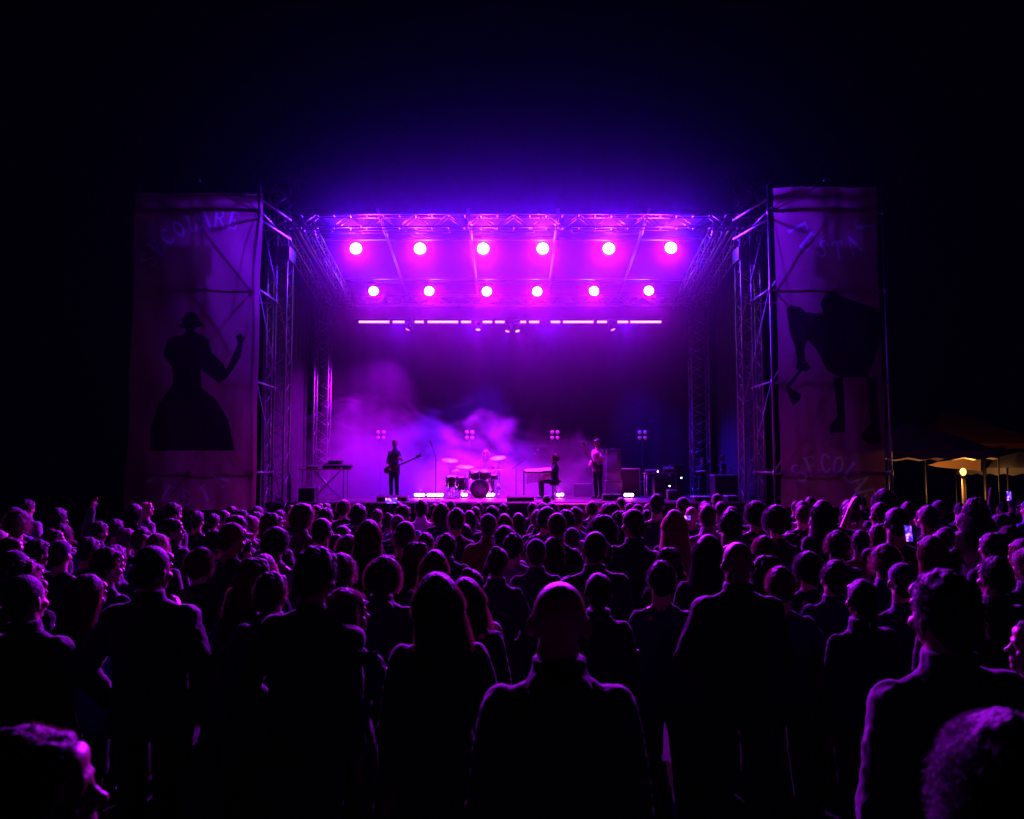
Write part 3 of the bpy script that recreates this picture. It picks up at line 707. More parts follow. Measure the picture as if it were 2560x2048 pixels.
def top_mesh(kind, pose, w, female, fine):
    key = ('top', kind, pose, w, female, fine)
    if key in CACHE: return CACHE[key]
    j = JW(POSES[pose], w); mb = MB(); g = {'tee': .012, 'shirt': .016, 'jacket': .028, 'hoodie': .030, 'coat': .030, 'tank': .008, 'dress': .012}[kind]
    hem = {'tee': .84, 'shirt': .80, 'jacket': .80, 'hoodie': .80, 'coat': .55, 'tank': .86, 'dress': .60}[kind]
    torso(mb, j, g, w, female, hem=hem if hem >= .8 else .84, flare=.01)
    if hem < .8: mb.loft([(hem, .21*w+g, .15+g, 0), (.86, .172*w+g, .12+g, 0), (.95, .165*w+g, .115+g, 0)], n=30)
    for s_ in 'LR':
        a, b, c = Vector(j['sh'+s_]), Vector(j['el'+s_]), Vector(j['wr'+s_])
        if kind == 'tank': continue
        if kind in ('tee', 'dress'): mb.cap(a, a+(b-a)*.62, .050+g, .050+g, n=14)
        else:
            mb.cap(a, b, .050+g, .042+g*.9, n=14); mb.cap(b, b+(c-b)*.93, .043+g*.9, .031+g*.6, n=14)
            if fine:
                for t in (.25, .5, .8): mb.ell(b+(c-b)*t, (.040+g*.8,)*3, n=10, m=8)
    if kind == 'hoodie':
        mb.ell((0, -.085, 1.468), (.092, .055, .055)); mb.loft([(1.44, .092, .088, -.014), (1.485, .084, .084, -.016), (1.525, .078, .080, -.018), (1.54, .072, .074, -.018)], n=24); mb.ell((.0, -.10, 1.43), (.08, .05, .06))
    elif kind in ('jacket', 'coat'):
        mb.loft([(1.455, .083, .082, -.012), (1.50, .078, .079, -.012), (1.535, .072, .074, -.016)], n=24)
    elif kind == 'shirt': mb.loft([(1.46, .074, .074, -.012), (1.52, .066, .068, -.012)], n=24)
    disp = [(.16, .020), (.06, .011), (.03, .004)] if kind != 'tank' else [(.1, .005)]
    me = fuse(mb, .009 if fine else .013, 4, disp, 'clothing'); CACHE[key] = me; return me
def legs_mesh(kind, pose, w, fine):
    key = ('legs', kind, pose, w)
    if key in CACHE: return CACHE[key]
    j = JW(POSES[pose], w); mb = MB(); g = .014
    mb.loft([(.80, .15*w, .105, 0), (.88, .165*w+g, .115+g, 0), (.97, .155*w+g, .108+g, 0), (1.0, .150*w+g, .105+g, 0)], n=26)
    for s_ in 'LR':
        h, k, a = Vector(j['hip'+s_]), Vector(j['kn'+s_]), Vector(j['an'+s_])
        if kind == 'shorts': mb.cap(h, h+(k-h)*.85, .088+g, .075+g, n=14)
        else: mb.cap(h, k, .085+g, .060+g, n=14); mb.cap(k, a+(k-a)*.06, .060+g, .045+g, n=14)
    me = fuse(mb, .013, 4, [(.12, .012)], 'clothing'); CACHE[key] = me; return me
def shoe_mesh(pose, w):
    key = ('shoe', pose, w)
    if key in CACHE: return CACHE[key]
    j = JW(POSES[pose], w); out = []
    for s_ in 'LR':
        a = Vector(j['an'+s_]); mb = MB(); mb.cap(a+Vector((0, -.03, -.045)), a+Vector((0, .15, -.055)), .044, .036, n=12); mb.cap(a+Vector((0, -.01, .02)), a+Vector((0, -.02, -.04)), .042, .042, n=12)
        mb.box(a+Vector((0, .055, -.080)), (.085, .27, .02)); out.append(fuse(mb, .012, 2, name='shoe'))
    CACHE[key] = out; return out
# ---- hair : a soft solid shell plus many fine ribbons, in head space turned by the head's yaw
def strands(rng, n, kind, width, seg=4):
    V = []; F = []
    for _ in range(n):
        for _t in range(50):
            u = rng.uniform(0, 2*math.pi); z = rng.uniform(-.55, 1); r = math.sqrt(1-z*z); d = Vector((r*math.cos(u), r*math.sin(u), z))
            if d.y > .25 and z < .62: continue
            if kind in ('short', 'crop', 'ponytail', 'bun') and z < -.35 and abs(d.x) > .8: continue
            break
        base = Vector((0, -.016, 1.658)); p = base+Vector((d.x*.081, d.y*.099, d.z*.096))
        rad = dict(short=.014, crop=.004, curly=.052, afro=.078, long=.016, longcurly=.05, bob=.02, ponytail=.008, bun=.008)[kind]
        ln = dict(short=.026, crop=.007, curly=.06, afro=.075, long=.42, longcurly=.34, bob=.17, ponytail=.04, bun=.04)[kind]*rng.uniform(.6, 1.35)
        pts = [p]; dirn = d.copy(); ph = rng.uniform(0, 6.3); q1, q2 = frame_for(dirn); cur = p.copy()
        if kind in ('short', 'crop'):
            side_ = q1*rng.gauss(.3, .6)+q2*rng.gauss(.2, .6)+Vector((0, .35, -.15))
            for s_ in range(seg): cur = cur+(dirn*(.75-.5*s_/seg)+side_*(.35+s_/seg)*1.1).normalized()*(ln/seg); pts.append(cur.copy())
        elif kind in ('ponytail', 'bun'):
            tgt = Vector((0, -.12, 1.69)); q = (tgt-p).normalized()
            for s_ in range(seg): cur = cur+(q*.9+dirn*.35).normalized()*(ln/seg); pts.append(cur.copy())
        elif kind in ('curly', 'afro'):
            for s_ in range(seg+3):
                t = (s_+1)/(seg+3); a = ph+t*9; c = p+dirn*(rad*t*rng.uniform(.85, 1.15))+(q1*math.cos(a)+q2*math.sin(a))*.013+Vector((0, 0, -.02*t*t)); pts.append(c)
        else:
            # first hug the skull outwards, then fall
            a = ph; x, y = d.x, d.y; hs = math.hypot(x, y) or 1; out = Vector((x/hs*rng.uniform(.085, .112), (y/hs)*.105-.03, 0)) if d.y < .3 else Vector((math.copysign(.10, x), -.01, 0))
            st1 = 3
            for s_ in range(st1):
                t = (s_+1)/st1; c = p.lerp(Vector((out.x, out.y, 1.60)), t); c = c+d*.03*math.sin(math.pi*t); pts.append(c)
            zt = 1.60; m_ = seg+(4 if kind == 'longcurly' else 1)
            end = max(.04, ln-.06)
            for s_ in range(m_):
                t = (s_+1)/m_; w_ = 1+.35*t*(1 if ln > .2 else 0)
                c = Vector((out.x*w_, out.y-.035*t, zt-end*t))
                if kind == 'longcurly': c += Vector((math.cos(a+t*16)*.018+rng.gauss(0, .006), math.sin(a+t*16)*.018, 0)) + Vector((x/hs, y/hs, 0))*.02
                else: c += Vector((math.cos(a)*.006*t+rng.gauss(0, .002), math.sin(a)*.006*t, 0))
                pts.append(c)
        sd = Vector((rng.gauss(0, 1), rng.gauss(0, 1), rng.gauss(0, 1))).normalized(); k0 = len(V); m_ = len(pts)
        for i, q in enumerate(pts):
            tn = (pts[min(i+1, m_-1)]-pts[max(i-1, 0)]); s2 = tn.cross(sd); s2 = s2.normalized() if s2.length > 1e-6 else sd
            w_ = width*(1-.75*(i/(m_-1))**2)*.5; V.append(tuple(q+s2*w_)); V.append(tuple(q-s2*w_))
        for i in range(m_-1): F.append((k0+2*i, k0+2*i+1, k0+2*i+3, k0+2*i+2))
    return V, F
def hair_mesh(kind, yaw, fine, seed=0):
    key = ('hair', kind, yaw, fine, seed)
    if key in CACHE: return CACHE[key]
    rng = random.Random(hash((kind, seed)) % 99991 if False else seed*131+len(kind)*17+ord(kind[0])); mb = MB(); H = Vector((0, -.016, 1.658)); disp = [(.05, .012)]
    def cap_(gx, gz=0, low=1.0):
        mb.ell(H+Vector((0, -.010, .014+gz)), (.076+gx, .093+gx*.9, .086+gx), n=24, m=16); mb.ell(H+Vector((0, -.052, -.045*low)), (.062+gx*.7, .055+gx*.6, .066+gx*.5))
    if kind == 'crop': cap_(.0065); disp = [(.03, .003)]
    elif kind == 'short': cap_(.013, .006); mb.ell(H+Vector((.012, .03, .070)), (.06, .07, .035)); disp = [(.05, .026), (.022, .010)]
    elif kind == 'curly': cap_(.026, .010, 1.05); disp = [(.06, .026), (.025, .006)]
    elif kind == 'afro': cap_(.048, .012, 1.15); disp = [(.08, .035), (.03, .012)]
    elif kind in ('long', 'longcurly', 'bob'):
        g_ = .014 if kind != 'longcurly' else .028; cap_(g_, .004, 1.0); e = {'long': 1.22, 'longcurly': 1.30, 'bob': 1.47}[kind]; k = .012 if kind == 'longcurly' else 0
        mb.loft([(e, .085+k, .022, -.115), ((e+1.50)/2, .098+k, .038+k, -.105), (1.50, .092+k, .052+k, -.072), (1.58, .088+k, .070+k, -.045), (1.68, .080+k, .080, -.02)], n=26, p=2.1)
        disp = [(.05, .014)] if kind != 'longcurly' else [(.07, .05), (.03, .02)]
    elif kind == 'ponytail':
        cap_(.008); mb.ell(H+Vector((0, -.125, .03)), (.026, .03, .026)); mb.cap(H+Vector((0, -.13, .02)), H+Vector((0, -.135, -.12)), .028, .024); mb.cap(H+Vector((0, -.135, -.12)), H+Vector((0, -.12, -.28)), .024, .008)
    elif kind == 'bun': cap_(.008); mb.ell(H+Vector((0, -.085, .085)), (.042, .04, .038)); disp = [(.03, .008)]
    me = fuse(mb, .007 if fine else .011, 2, disp, 'hair')
    n, wd = (({'short': 4500, 'crop': 2500, 'curly': 7000, 'afro': 9000, 'long': 4000, 'longcurly': 4500, 'bob': 2600, 'ponytail': 1500, 'bun': 1500}[kind], .0016) if fine else
             ({'short': 500, 'crop': 300, 'curly': 800, 'afro': 900, 'long': 600, 'longcurly': 700, 'bob': 600, 'ponytail': 400, 'bun': 400}[kind], .0035))
    V, F = strands(rng, n, kind, wd)
    bm = bmesh.new(); bm.from_mesh(me); vs = [bm.verts.new(v) for v in V]
    for f in F:
        q = bm.faces.new([vs[i] for i in f]); q.smooth = True; q.material_index = 1
    bmesh.ops.transform(bm, matrix=head_xf(yaw), verts=bm.verts[:])
    bm.to_mesh(me); bm.free(); CACHE[key] = me; return me
def hat_mesh(kind, yaw):
    key = ('hat', kind, yaw)
    if key in CACHE: return CACHE[key]
    mb = MB(); H = Vector((0, -.016, 1.658))
    if kind == 'cap':
        mb.ell(H+Vector((0, -.002, .024)), (.086, .104, .088), n=24, m=16); m2 = MB()
        mb.ell(H+Vector((0, .125, .030)), (.068, .065, .008)); mb.ell(H+Vector((0, 0, .113)), (.010, .010, .006))
    else:
        mb.ell(H+Vector((0, -.012, .020)), (.090, .108, .098), n=24, m=16); mb.loft([(1.655, .090, .108, -.025), (1.695, .093, .111, -.025)], n=26)
    xf(mb, yaw); me = fuse(mb, .007, 2, [(.04, .004)], 'hat'); CACHE[key] = me; return me
def glasses(yaw):
    key = ('glasses', yaw)
    if key in CACHE: return CACHE[key]
    mb = MB()
    for s_ in (-1, 1):
        c = Vector((s_*.032, .108, 1.642)); pts = [c+Vector((math.cos(t)*.024, 0, math.sin(t)*.019)) for t in np.linspace(0, 2*math.pi, 15)]
        mb.path(pts, .0022); mb.tube(c+Vector((s_*.024, 0, .004)), (s_*.084, .0, 1.645), .0022, n=6); mb.tube((s_*.084, 0, 1.645), (s_*.086, -.03, 1.63), .0022, n=6)
    mb.tube((-.009, .11, 1.645), (.009, .11, 1.645), .002, n=6); xf(mb, yaw); me = mb.mesh('glasses'); CACHE[key] = me; return me
REALW = dict(bald=.155, crop=.166, short=.186, curly=.235, afro=.275, long=.205, longcurly=.25, bob=.21, ponytail=.175, bun=.175, cap=.176, beanie=.182)
LIFT = dict(bald=0, crop=.008, short=.025, curly=.055, afro=.075, long=.018, longcurly=.04, bob=.018, ponytail=.01, bun=.01, cap=.03, beanie=.035)
YAWS = (-75, -38, -13, 0, 15, 38, 75)
N_P = [0]
def make_person(loc_, s, turn, hair, hcol, top, tcol, pose='down', w=1.0, female=False, fine=False, label='', group=None, legs='trousers', lcol='charcoal', skin=SKIN, spec=False, headturn=None, lean=0, tcols=None):
    if headturn is None: headturn = turn*.6
    hy = min(YAWS, key=lambda a: abs(a-headturn)); body = turn-hy
    o = link('person', body_mesh(pose, hy, w, female, fine), skin); drop = POSES[pose]['drop']
    o.location = (loc_[0], loc_[1], loc_[2]-drop*s); o.scale = (s, s, s); o.rotation_euler = (R(lean+random.uniform(-1.2, 1.0) if loc_[2] < .1 and loc_[1] > 3.4 else lean), R(random.uniform(-2.0, 2.0) if loc_[1] > 3.4 else 0), R(-body))
    if len(o.material_slots) and o.material_slots[0].material != skin:
        o.material_slots[0].link = 'OBJECT'; o.material_slots[0].material = skin
    def sub(name, me, m):
        c = bpy.data.objects.new(name, me); COL.objects.link(c)
        if len(me.materials) == 0: me.materials.append(m)
        if name == 'hair' and len(me.materials) == 1: me.materials.append(m)
        c.parent = o; c.material_slots[0].link = 'OBJECT'; c.material_slots[0].material = m
        if name == 'hair':
            k_ = m.name.replace('hair_', ''); c.material_slots[0].material = HAIR_SHELL[k_]; c.material_slots[1].link = 'OBJECT'; c.material_slots[1].material = m
        return c
    sub(dict(tee='t_shirt', shirt='shirt', jacket='jacket', hoodie='hoodie', coat='coat', tank='vest_top', dress='dress')[top], top_mesh(top, pose, w, female, fine), CLOTH[tcol])
    sub(legs, legs_mesh(legs, pose, w, fine), CLOTH[lcol])
    for me in shoe_mesh(pose, w): sub('shoe', me, LEATHER)
    if hair in ('cap', 'beanie'):
        sub(hair, hat_mesh(hair, hy), CLOTH[hcol if hcol in CLOTH else 'black']); sub('hair', hair_mesh('crop', hy, False), HAIRS['brown'])
    elif hair != 'bald': sub('hair', hair_mesh(hair, hy, fine, N_P[0] % (3 if fine else 2)), HAIRS[hcol])
    if spec: sub('glasses', glasses(hy), BLACKMETAL)
    N_P[0] += 1
    tag(o, label, 'person', group); return o
PEOPLE = []          # (px, d, ytop, wpx, ...)
def solve(px, py, wpx, hair, prof=False, rw=None):
    real = (rw or REALW[hair])*(1.15 if prof else 1.0); lo, hi = 1.50, 1.93
    d = 2000*real/wpx
    for _ in range(3):
        z = P(px, py, d).z; H = z-LIFT[hair]
        if H < lo or H > hi:
            Ht = min(max(H, lo+.03), hi-.03); k = (CAMZ-z)/d; d = (CAMZ-Ht-LIFT[hair])/max(k, 1e-3)
    q = P(px, py, d); return q, (q.z-LIFT[hair])/1.748
CR = {'A': (0, 1200), 'B': (640, 1200), 'C': (1280, 1200), 'D': (1920, 1050)}
def add(crop, cx, cy_, w_, hair='short', hcol='black', turn=0, top='tee', tcol='black', pose='down', bw=1.0, fem=False, label=None, **k):
    if pose == 'down' and abs(turn) < 60: pose = ('down', 'slouch', 'lean', 'pockets', 'folded', 'lean', 'slouch', 'drink')[len(PEOPLE)*5 % 8]
    if abs(turn) < 3: turn += ((len(PEOPLE)*37) % 29)-14
    if crop == 'X': px, py, wp = cx, cy_, w_
    else:
        ox, oy = CR[crop]; px, py, wp = ox+cx/3.369, oy+cy_/3.369, w_/3.369
    PEOPLE.append(dict(px=px, py=py, wp=wp, hair=hair, hcol=hcol, turn=turn, top=top, tcol=tcol, pose=pose, bw=bw, fem=fem, label=label, k=k))

# ---- the nearest figures
add('C', 385, 855, 430, 'bald', turn=3, top='hoodie', tcol='black', bw=.96, pose='stand', label='bald man with protruding ears and thick collar, largest figure at front centre')
add('B', 400, 572, 335, 'short', 'black', 18, 'shirt', 'black', 'down', 1.10, label='broad shouldered man with thick short hair in dark shirt, front row left of centre')
add('B', 735, 872, 330, 'curly', 'brown', 60, 'shirt', 'navy', 'hold_r', 1.0, True, label='woman with frizzy brown hair in profile holding a lit phone', skin=SKIN)
add('B', 1565, 788, 400, 'long', 'brown', -22, 'jacket', 'black', 'cup', .95, True, label='long haired woman with earring in dark jacket, left of the bald man at front centre')
add('X', 2358, 1424, 205, 'short', 'black', -12, 'jacket', 'black', 'slouch', 1.04, rw=.262, label='tall dark haired man in dark collared jacket at front right')
add('X', 2495, 1752, 330, 'curly', 'black', 6, 'shirt', 'charcoal', 'down', 1.0, True, label='person with huge dark curly hair at the bottom right corner')
add('X', 2580, 1545, 120, 'short', 'black', -70, 'shirt', 'black', 'down', 1.0, label='man in profile cut by the right edge of the photo')
add('X', 118, 1815, 280, 'short', 'brown', 75, 'tank', 'black', 'down', .95, True, label='person in profile with dark hair at the bottom left corner')
add('A', 340, 800, 290, 'crop', 'black', 12, 'jacket', 'black', 'down', 1.08, label='man with cropped hair in dark jacket at the left edge of the front rows')
add('A', 725, 800, 255, 'long', 'auburn', 30, 'jacket', 'blue', 'pockets', 1.0, True, label='long auburn haired woman in violet lit jacket beside the cropped man at far left')
add('A', 1345, 560, 265, 'crop', 'black', 20, 'jacket', 'black', 'pockets', 1.12, label='large man with cropped round head and jacket, front left below the banner')
add('C', 1290, 560, 280, 'longcurly', 'brown', -8, 'jacket', 'black', 'down', .95, True, label='woman with loose curly hair and earrings, right of the bald man at front centre')
add('C', 1870, 525, 240, 'bald', turn=-8, top='jacket', tcol='black', bw=1.1, label='bald man in dark jacket directly right of the curly haired woman with earrings')
add('C', 635, 440, 200, 'crop', 'black', 0, 'jacket', 'black', 'down', 1.08, label='man with shaved round head and visible ears in black jacket behind the bald front man')
add('C', 40, 450, 185, 'short', 'black', 0, 'tee', 'grey', 'down', 1.1, label='man in pale grey t-shirt seen squarely from behind at picture centre')
add('C', 330, 485, 178, 'long', 'brown', 0, 'tee', 'navy', 'down', .9, True, label='small woman with straight long hair between the grey t-shirt man and the shaved man')
add('C', 745, 280, 250, 'afro', 'black', 5, 'tee', 'grey', 'down', 1.05, label='man with round afro in grey t-shirt right of centre')
add('C', 1400, 258, 250, 'long', 'fair', 0, 'tee', 'black', 'down', .92, True, rw=.27, label='woman with bright straight fair hair glowing pink, right of centre')
add('C', 1400, 390, 170, 'short', 'black', 0, 'tee', 'black', label='dark round head directly in front of the bright fair haired woman')
add('C', 1590, 465, 250, 'long', 'black', 4, 'tee', 'black', 'down', 1.0, True, label='tall black haired woman standing right behind the curly haired woman with earrings')
add('C', 2120, 620, 230, 'longcurly', 'black', 10, 'tee', 'black', 'down', .95, True, label='woman with wavy dark hair right behind the bald man in the jacket')
add('C', 2065, 448, 175, 'curly', 'auburn', -10, 'tee', 'black', 'down', 1, True, label='auburn curly head above the bald man in the jacket')
add('C', 1885, 350, 168, 'crop', 'grey', -5, 'tee', 'navy', label='man with bright grey cropped hair below the right lattice mast')
add('C', 2035, 163, 190, 'curly', 'black', -20, 'tee', 'black', 'down', 1.05, label='tall man with bushy dark curls directly below the right lattice mast')
add('C', 1780, 255, 190, 'short', 'black', 0, 'tee', 'black', label='round dark haired head behind the grey cropped man')
add('C', 1230, 120, 128, 'short', 'black', 0, 'tee', 'black', label='tall dark haired man standing above the crowd before the equipment desk')
add('C', 1002, 250, 170, 'crop', 'brown', -20, 'jacket', 'black', label='man with cropped hair turned slightly left, below the bass player')
add('C', 385, 283, 155, 'crop', 'brown', 0, 'tee', 'black', label='neatly cropped head just right of centre below the seated percussionist')
add('C', 500, 312, 120, 'bob', 'black', 10, 'tee', 'black', fem=True)
add('C', 195, 250, 128, 'short', 'brown', 0, 'jacket', 'black'); add('C', 60, 280, 115, 'long', 'black', -5, fem=True)
add('C', 350, 180, 130, 'curly', 'black', 0); add('C', 290, 125, 80, 'cap', 'black', 0, label='small head in a cap rising beside the right floor monitor')
add('C', 205, 185, 75, 'short', 'auburn', 0); add('C', 145, 190, 80, 'short', 'black', 0); add('C', 545, 240, 85, 'short', 'black', 0)
add('C', 690, 170, 120, 'curly', 'brown', 20, fem=True); add('C', 890, 148, 82, 'short', 'black', 0); add('C', 865, 205, 100, 'short', 'black', 0)
add('C', 838, 262, 135, 'curly', 'black', 10); add('C', 1045, 195, 95, 'cap', 'black', 0); add('C', 1115, 200, 80, 'short', 'black', 0); add('C', 975, 195, 80, 'short', 'black', -20)
add('C', 1160, 250, 85, 'short', 'black', 0); add('C', 1455, 140, 115, 'short', 'navy', 10); PEOPLE[-1]['hair'] = 'cap'
add('C', 1480, 228, 105, 'bald', turn=0, label='small bald head shining pink behind the fair haired woman'); add('C', 1600, 170, 92, 'curly', 'black', 0)
add('C', 1702, 110, 90, 'cap', 'black', 15, label='head in a cap under the bright flight case rails'); add('C', 1770, 185, 105, 'short', 'black', 0)
# centre left
add('B', 160, 380, 235, 'curly', 'black', 20, 'tee', 'grey', 'down', 1, label='curly haired young man in grey t-shirt left of the broad shouldered man')
add('B', 640, 455, 170, 'short', 'black', 40, 'jacket', 'navy', 'down', 1.12, label='man in profile with crumpled navy jacket and wide shoulders, centre left')
add('B', 745, 440, 120, 'curly', 'brown', 15, 'tee', 'black'); add('B', 500, 545, 240, 'curly', 'auburn', 25, 'tee', 'black', fem=True, label='curly auburn head half hidden behind the broad shouldered man')
add('B', 958, 340, 205, 'long', 'brown', 0, 'jacket', 'black', 'down', 1.05, True, label='woman with long straight hair falling over her jacket, centre left')
add('B', 1370, 512, 275, 'longcurly', 'auburn', 12, 'tank', 'white', 'down', .92, True, label='woman with glowing curly auburn hair behind the front long haired woman')
add('B', 1640, 450, 172, 'short', 'black', -6, 'jacket', 'black', 'down', 1.05, label='man with flat cropped hair in dark jacket left of the grey t-shirt man')
add('B', 1425, 445, 125, 'short', 'auburn', 0); add('B', 1770, 372, 130, 'long', 'black', 0, fem=True); add('B', 1810, 765, 98, 'bun', 'black', 20, 'tee', 'grey', fem=True, label='small figure with a hair bun peeking beside the front long haired woman')
add('B', 1262, 350, 172, 'crop', 'brown', 0, label='round cropped head left of centre behind the curly auburn woman'); add('B', 1150, 285, 130, 'cap', 'grey', -10, label='head in a pale cap below the left floor monitor')
add('B', 508, 325, 160, 'crop', 'black', 0, label='shaved head with bright rim right of the black loudspeaker'); add('B', 632, 235, 135, 'short', 'brown', 10)
add('B', 1655, 240, 150, 'short', 'brown', -10); add('B', 1590, 195, 135, 'bob', 'brown', 0, fem=True); add('B', 1940, 220, 135, 'short', 'black', 0)
add('B', 1880, 172, 110, 'curly', 'black', 0); add('B', 1860, 225, 100, 'short', 'brown', 0); add('B', 2080, 200, 90, 'short', 'black', 0); add('B', 2110, 283, 135, 'bob', 'brown', 0, fem=True)
add('B', 1770, 258, 85, 'bob', 'black', 0, fem=True); add('B', 1655, 168, 95, 'beanie', 'black', 0); add('B', 1500, 200, 65, 'short', 'black', 0); add('B', 1395, 188, 105, 'short', 'black', 0)
add('B', 1170, 180, 112, 'short', 'black', -5, pose='down', label='dark head rising in front of the left floor monitor'); add('B', 1050, 245, 105, 'short', 'brown', 0)
add('B', 890, 208, 145, 'short', 'black', 5, 'jacket', 'navy'); add('B', 806, 205, 62, 'short', 'black', 0); add('B', 710, 155, 130, 'curly', 'brown', 10, label='fuzzy curly head right of the black loudspeaker below the equipment table')
add('B', 590, 195, 92, 'short', 'black', 0); add('B', 545, 195, 92, 'short', 'black', 0); add('B', 430, 232, 130, 'curly', 'auburn', 10, fem=True); add('B', 385, 320, 92, 'short', 'black', 0)
add('B', 308, 215, 112, 'short', 'black', 5); add('B', 215, 255, 112, 'short', 'black', 20); add('B', 140, 282, 175, 'short', 'auburn', 30); add('B', 30, 222, 100, 'short', 'brown', 25); add('B', 25, 268, 120, 'short', 'black', 25)
# left
add('A', 1225, 185, 100, 'bald', turn=75, top='tee', tcol='grey', label='bald man with glasses in profile below the left banner', spec=True)
add('A', 1455, 195, 130, 'short', 'black', 35, 'jacket', 'black'); add('A', 1475, 325, 175, 'short', 'black', 70, 'jacket', 'black', label='man in profile facing right below the left banner')
add('A', 1075, 408, 135, 'short', 'fair', 25, label='person with light short hair at far left below the banner edge'); add('A', 1235, 410, 120, 'short', 'auburn', 40)
add('A', 100, 485, 190, 'short', 'brown', 75, 'shirt', 'blue', label='man in profile with glasses and blue shirt at the far left edge', spec=True)
add('A', 25, 370, 90, 'crop', 'brown', 75, label='small bright profile at the far left edge'); add('A', 60, 310, 60, 'short', 'black', 75)
add('A', 515, 270, 95, 'short', 'black', 75, 'jacket', 'black'); add('A', 500, 412, 100, 'short', 'auburn', 60, 'jacket', 'black')
add('A', 830, 350, 80, 'short', 'black', 30, 'jacket', 'navy', 'arm_up', label='person stretching one arm up at the dark left side')
add('A', 920, 575, 232, 'short', 'brown', 40, 'tee', 'navy', 'down', label='young man with tousled hair looking right, left of the large cropped man')
add('A', 1715, 545, 225, 'curly', 'auburn', 25, 'tee', 'black', fem=True, label='curly auburn head right of the large cropped man')
add('A', 1925, 350, 190, 'cap', 'maroon', 40, label='person in a maroon cap left of centre below the banner'); add('A', 1890, 420, 192, 'short', 'black', 50, 'jacket', 'black', label='dark haired man in profile beside the maroon cap')
add('A', 1660, 260, 125, 'short', 'black', 10); add('A', 1780, 285, 115, 'short', 'black', 15); add('A', 1855, 255, 85, 'crop', 'brown', 20); add('A', 2005, 248, 125, 'curly', 'black', 40); add('A', 1930, 220, 95, 'short', 'black', 0)
add('A', 2110, 300, 100, 'short', 'black', 10); add('A', 760, 480, 110, 'short', 'black', 20); add('A', 320, 500, 120, 'short', 'black', 30, 'jacket'); add('A', 1010, 330, 80, 'short', 'black', 0)
add('A', 2080, 480, 150, 'short', 'black', 20, 'jacket', 'navy')
# right
add('D', 110, 705, 215, 'curly', 'black', -5, 'tee', 'black', 'down', 1.0, True, label='big round curly head at the foot of the right banner')
add('D', 235, 685, 85, 'short', 'black', 0); add('D', 355, 650, 105, 'short', 'black', 0); add('D', 300, 720, 125, 'short', 'brown', -5); add('D', 390, 705, 105, 'short', 'fair', -25)
add('D', 500, 680, 170, 'long', 'black', -5, 'tee', 'black', 'down', 1, True, label='woman with long dark hair under the right banner'); add('D', 740, 625, 85, 'short', 'black', 0); add('D', 815, 645, 75, 'short', 'black', 0)
add('D', 965, 575, 175, 'curly', 'black', 10, 'tee', 'black', 'down', 1, label='tall person with frizzy curls at the outer edge of the right banner')
add('D', 660, 748, 110, 'curly', 'brown', 0); add('D', 885, 695, 150, 'short', 'auburn', -5, 'tee', 'navy', 'raised', 1, label='person filming with both arms raised beside the right banner')
add('D', 1022, 742, 172, 'crop', 'black', 5, 'tank', 'black', 'film_side', 1.12, label='broad man with cropped head holding up a glowing phone at right')
add('D', 1165, 690, 125, 'short', 'black', 0, 'tee', 'blue'); add('D', 1360, 720, 150, 'short', 'brown', -10)
add('D', 1725, 650, 200, 'longcurly', 'black', -10, 'tee', 'cream', 'down', 1.08, label='tall long haired person in pale t-shirt near the marquee')
add('D', 370, 862, 125, 'short', 'auburn', -10); add('D', 205, 955, 190, 'short', 'black', -60, 'tee', 'black', 'down', 1, label='man in profile with glasses facing left below the right banner', spec=True)
add('D', 335, 1085, 250, 'curly', 'black', -10, 'tee', 'black', 'down', .95, True, label='woman with dark curls in front of the man with glasses at right')
add('D', 1385, 980, 235, 'long', 'auburn', -12, 'tee', 'black', 'down', .95, True, label='woman with long glowing auburn hair at right before the marquee')
add('D', 1530, 1095, 160, 'bun', 'black', 0, 'tee', 'black', fem=True); add('D', 1440, 890, 150, 'cap', 'black', -5, label='person in a dark cap behind the long auburn hair at right')
add('D', 1960, 690, 85, 'short', 'black', 0, 'tee', 'navy', 'arm_up'); add('D', 2035, 660, 70, 'short', 'black', 0, pose='film', label='distant person filming with a raised phone at the far right'); add('D', 2120, 670, 80, 'short', 'black', 0)
add('D', 2150, 1000, 220, 'long', 'auburn', -10, 'tee', 'black', fem=True, label='long auburn hair cut by the right edge of the photo')
add('D', 1900, 930, 200, 'curly', 'black', -10, 'jacket', 'black'); add('D', 610, 900, 130, 'short', 'black', 0); add('D', 1950, 1150, 260, 'short', 'black', -10, 'jacket', 'black'); add('D', 1600, 700, 100, 'short', 'black', 0)
add('D', 1265, 760, 110, 'short', 'black', 0); add('D', 2000, 780, 120, 'short', 'black', -10, 'jacket', 'navy')

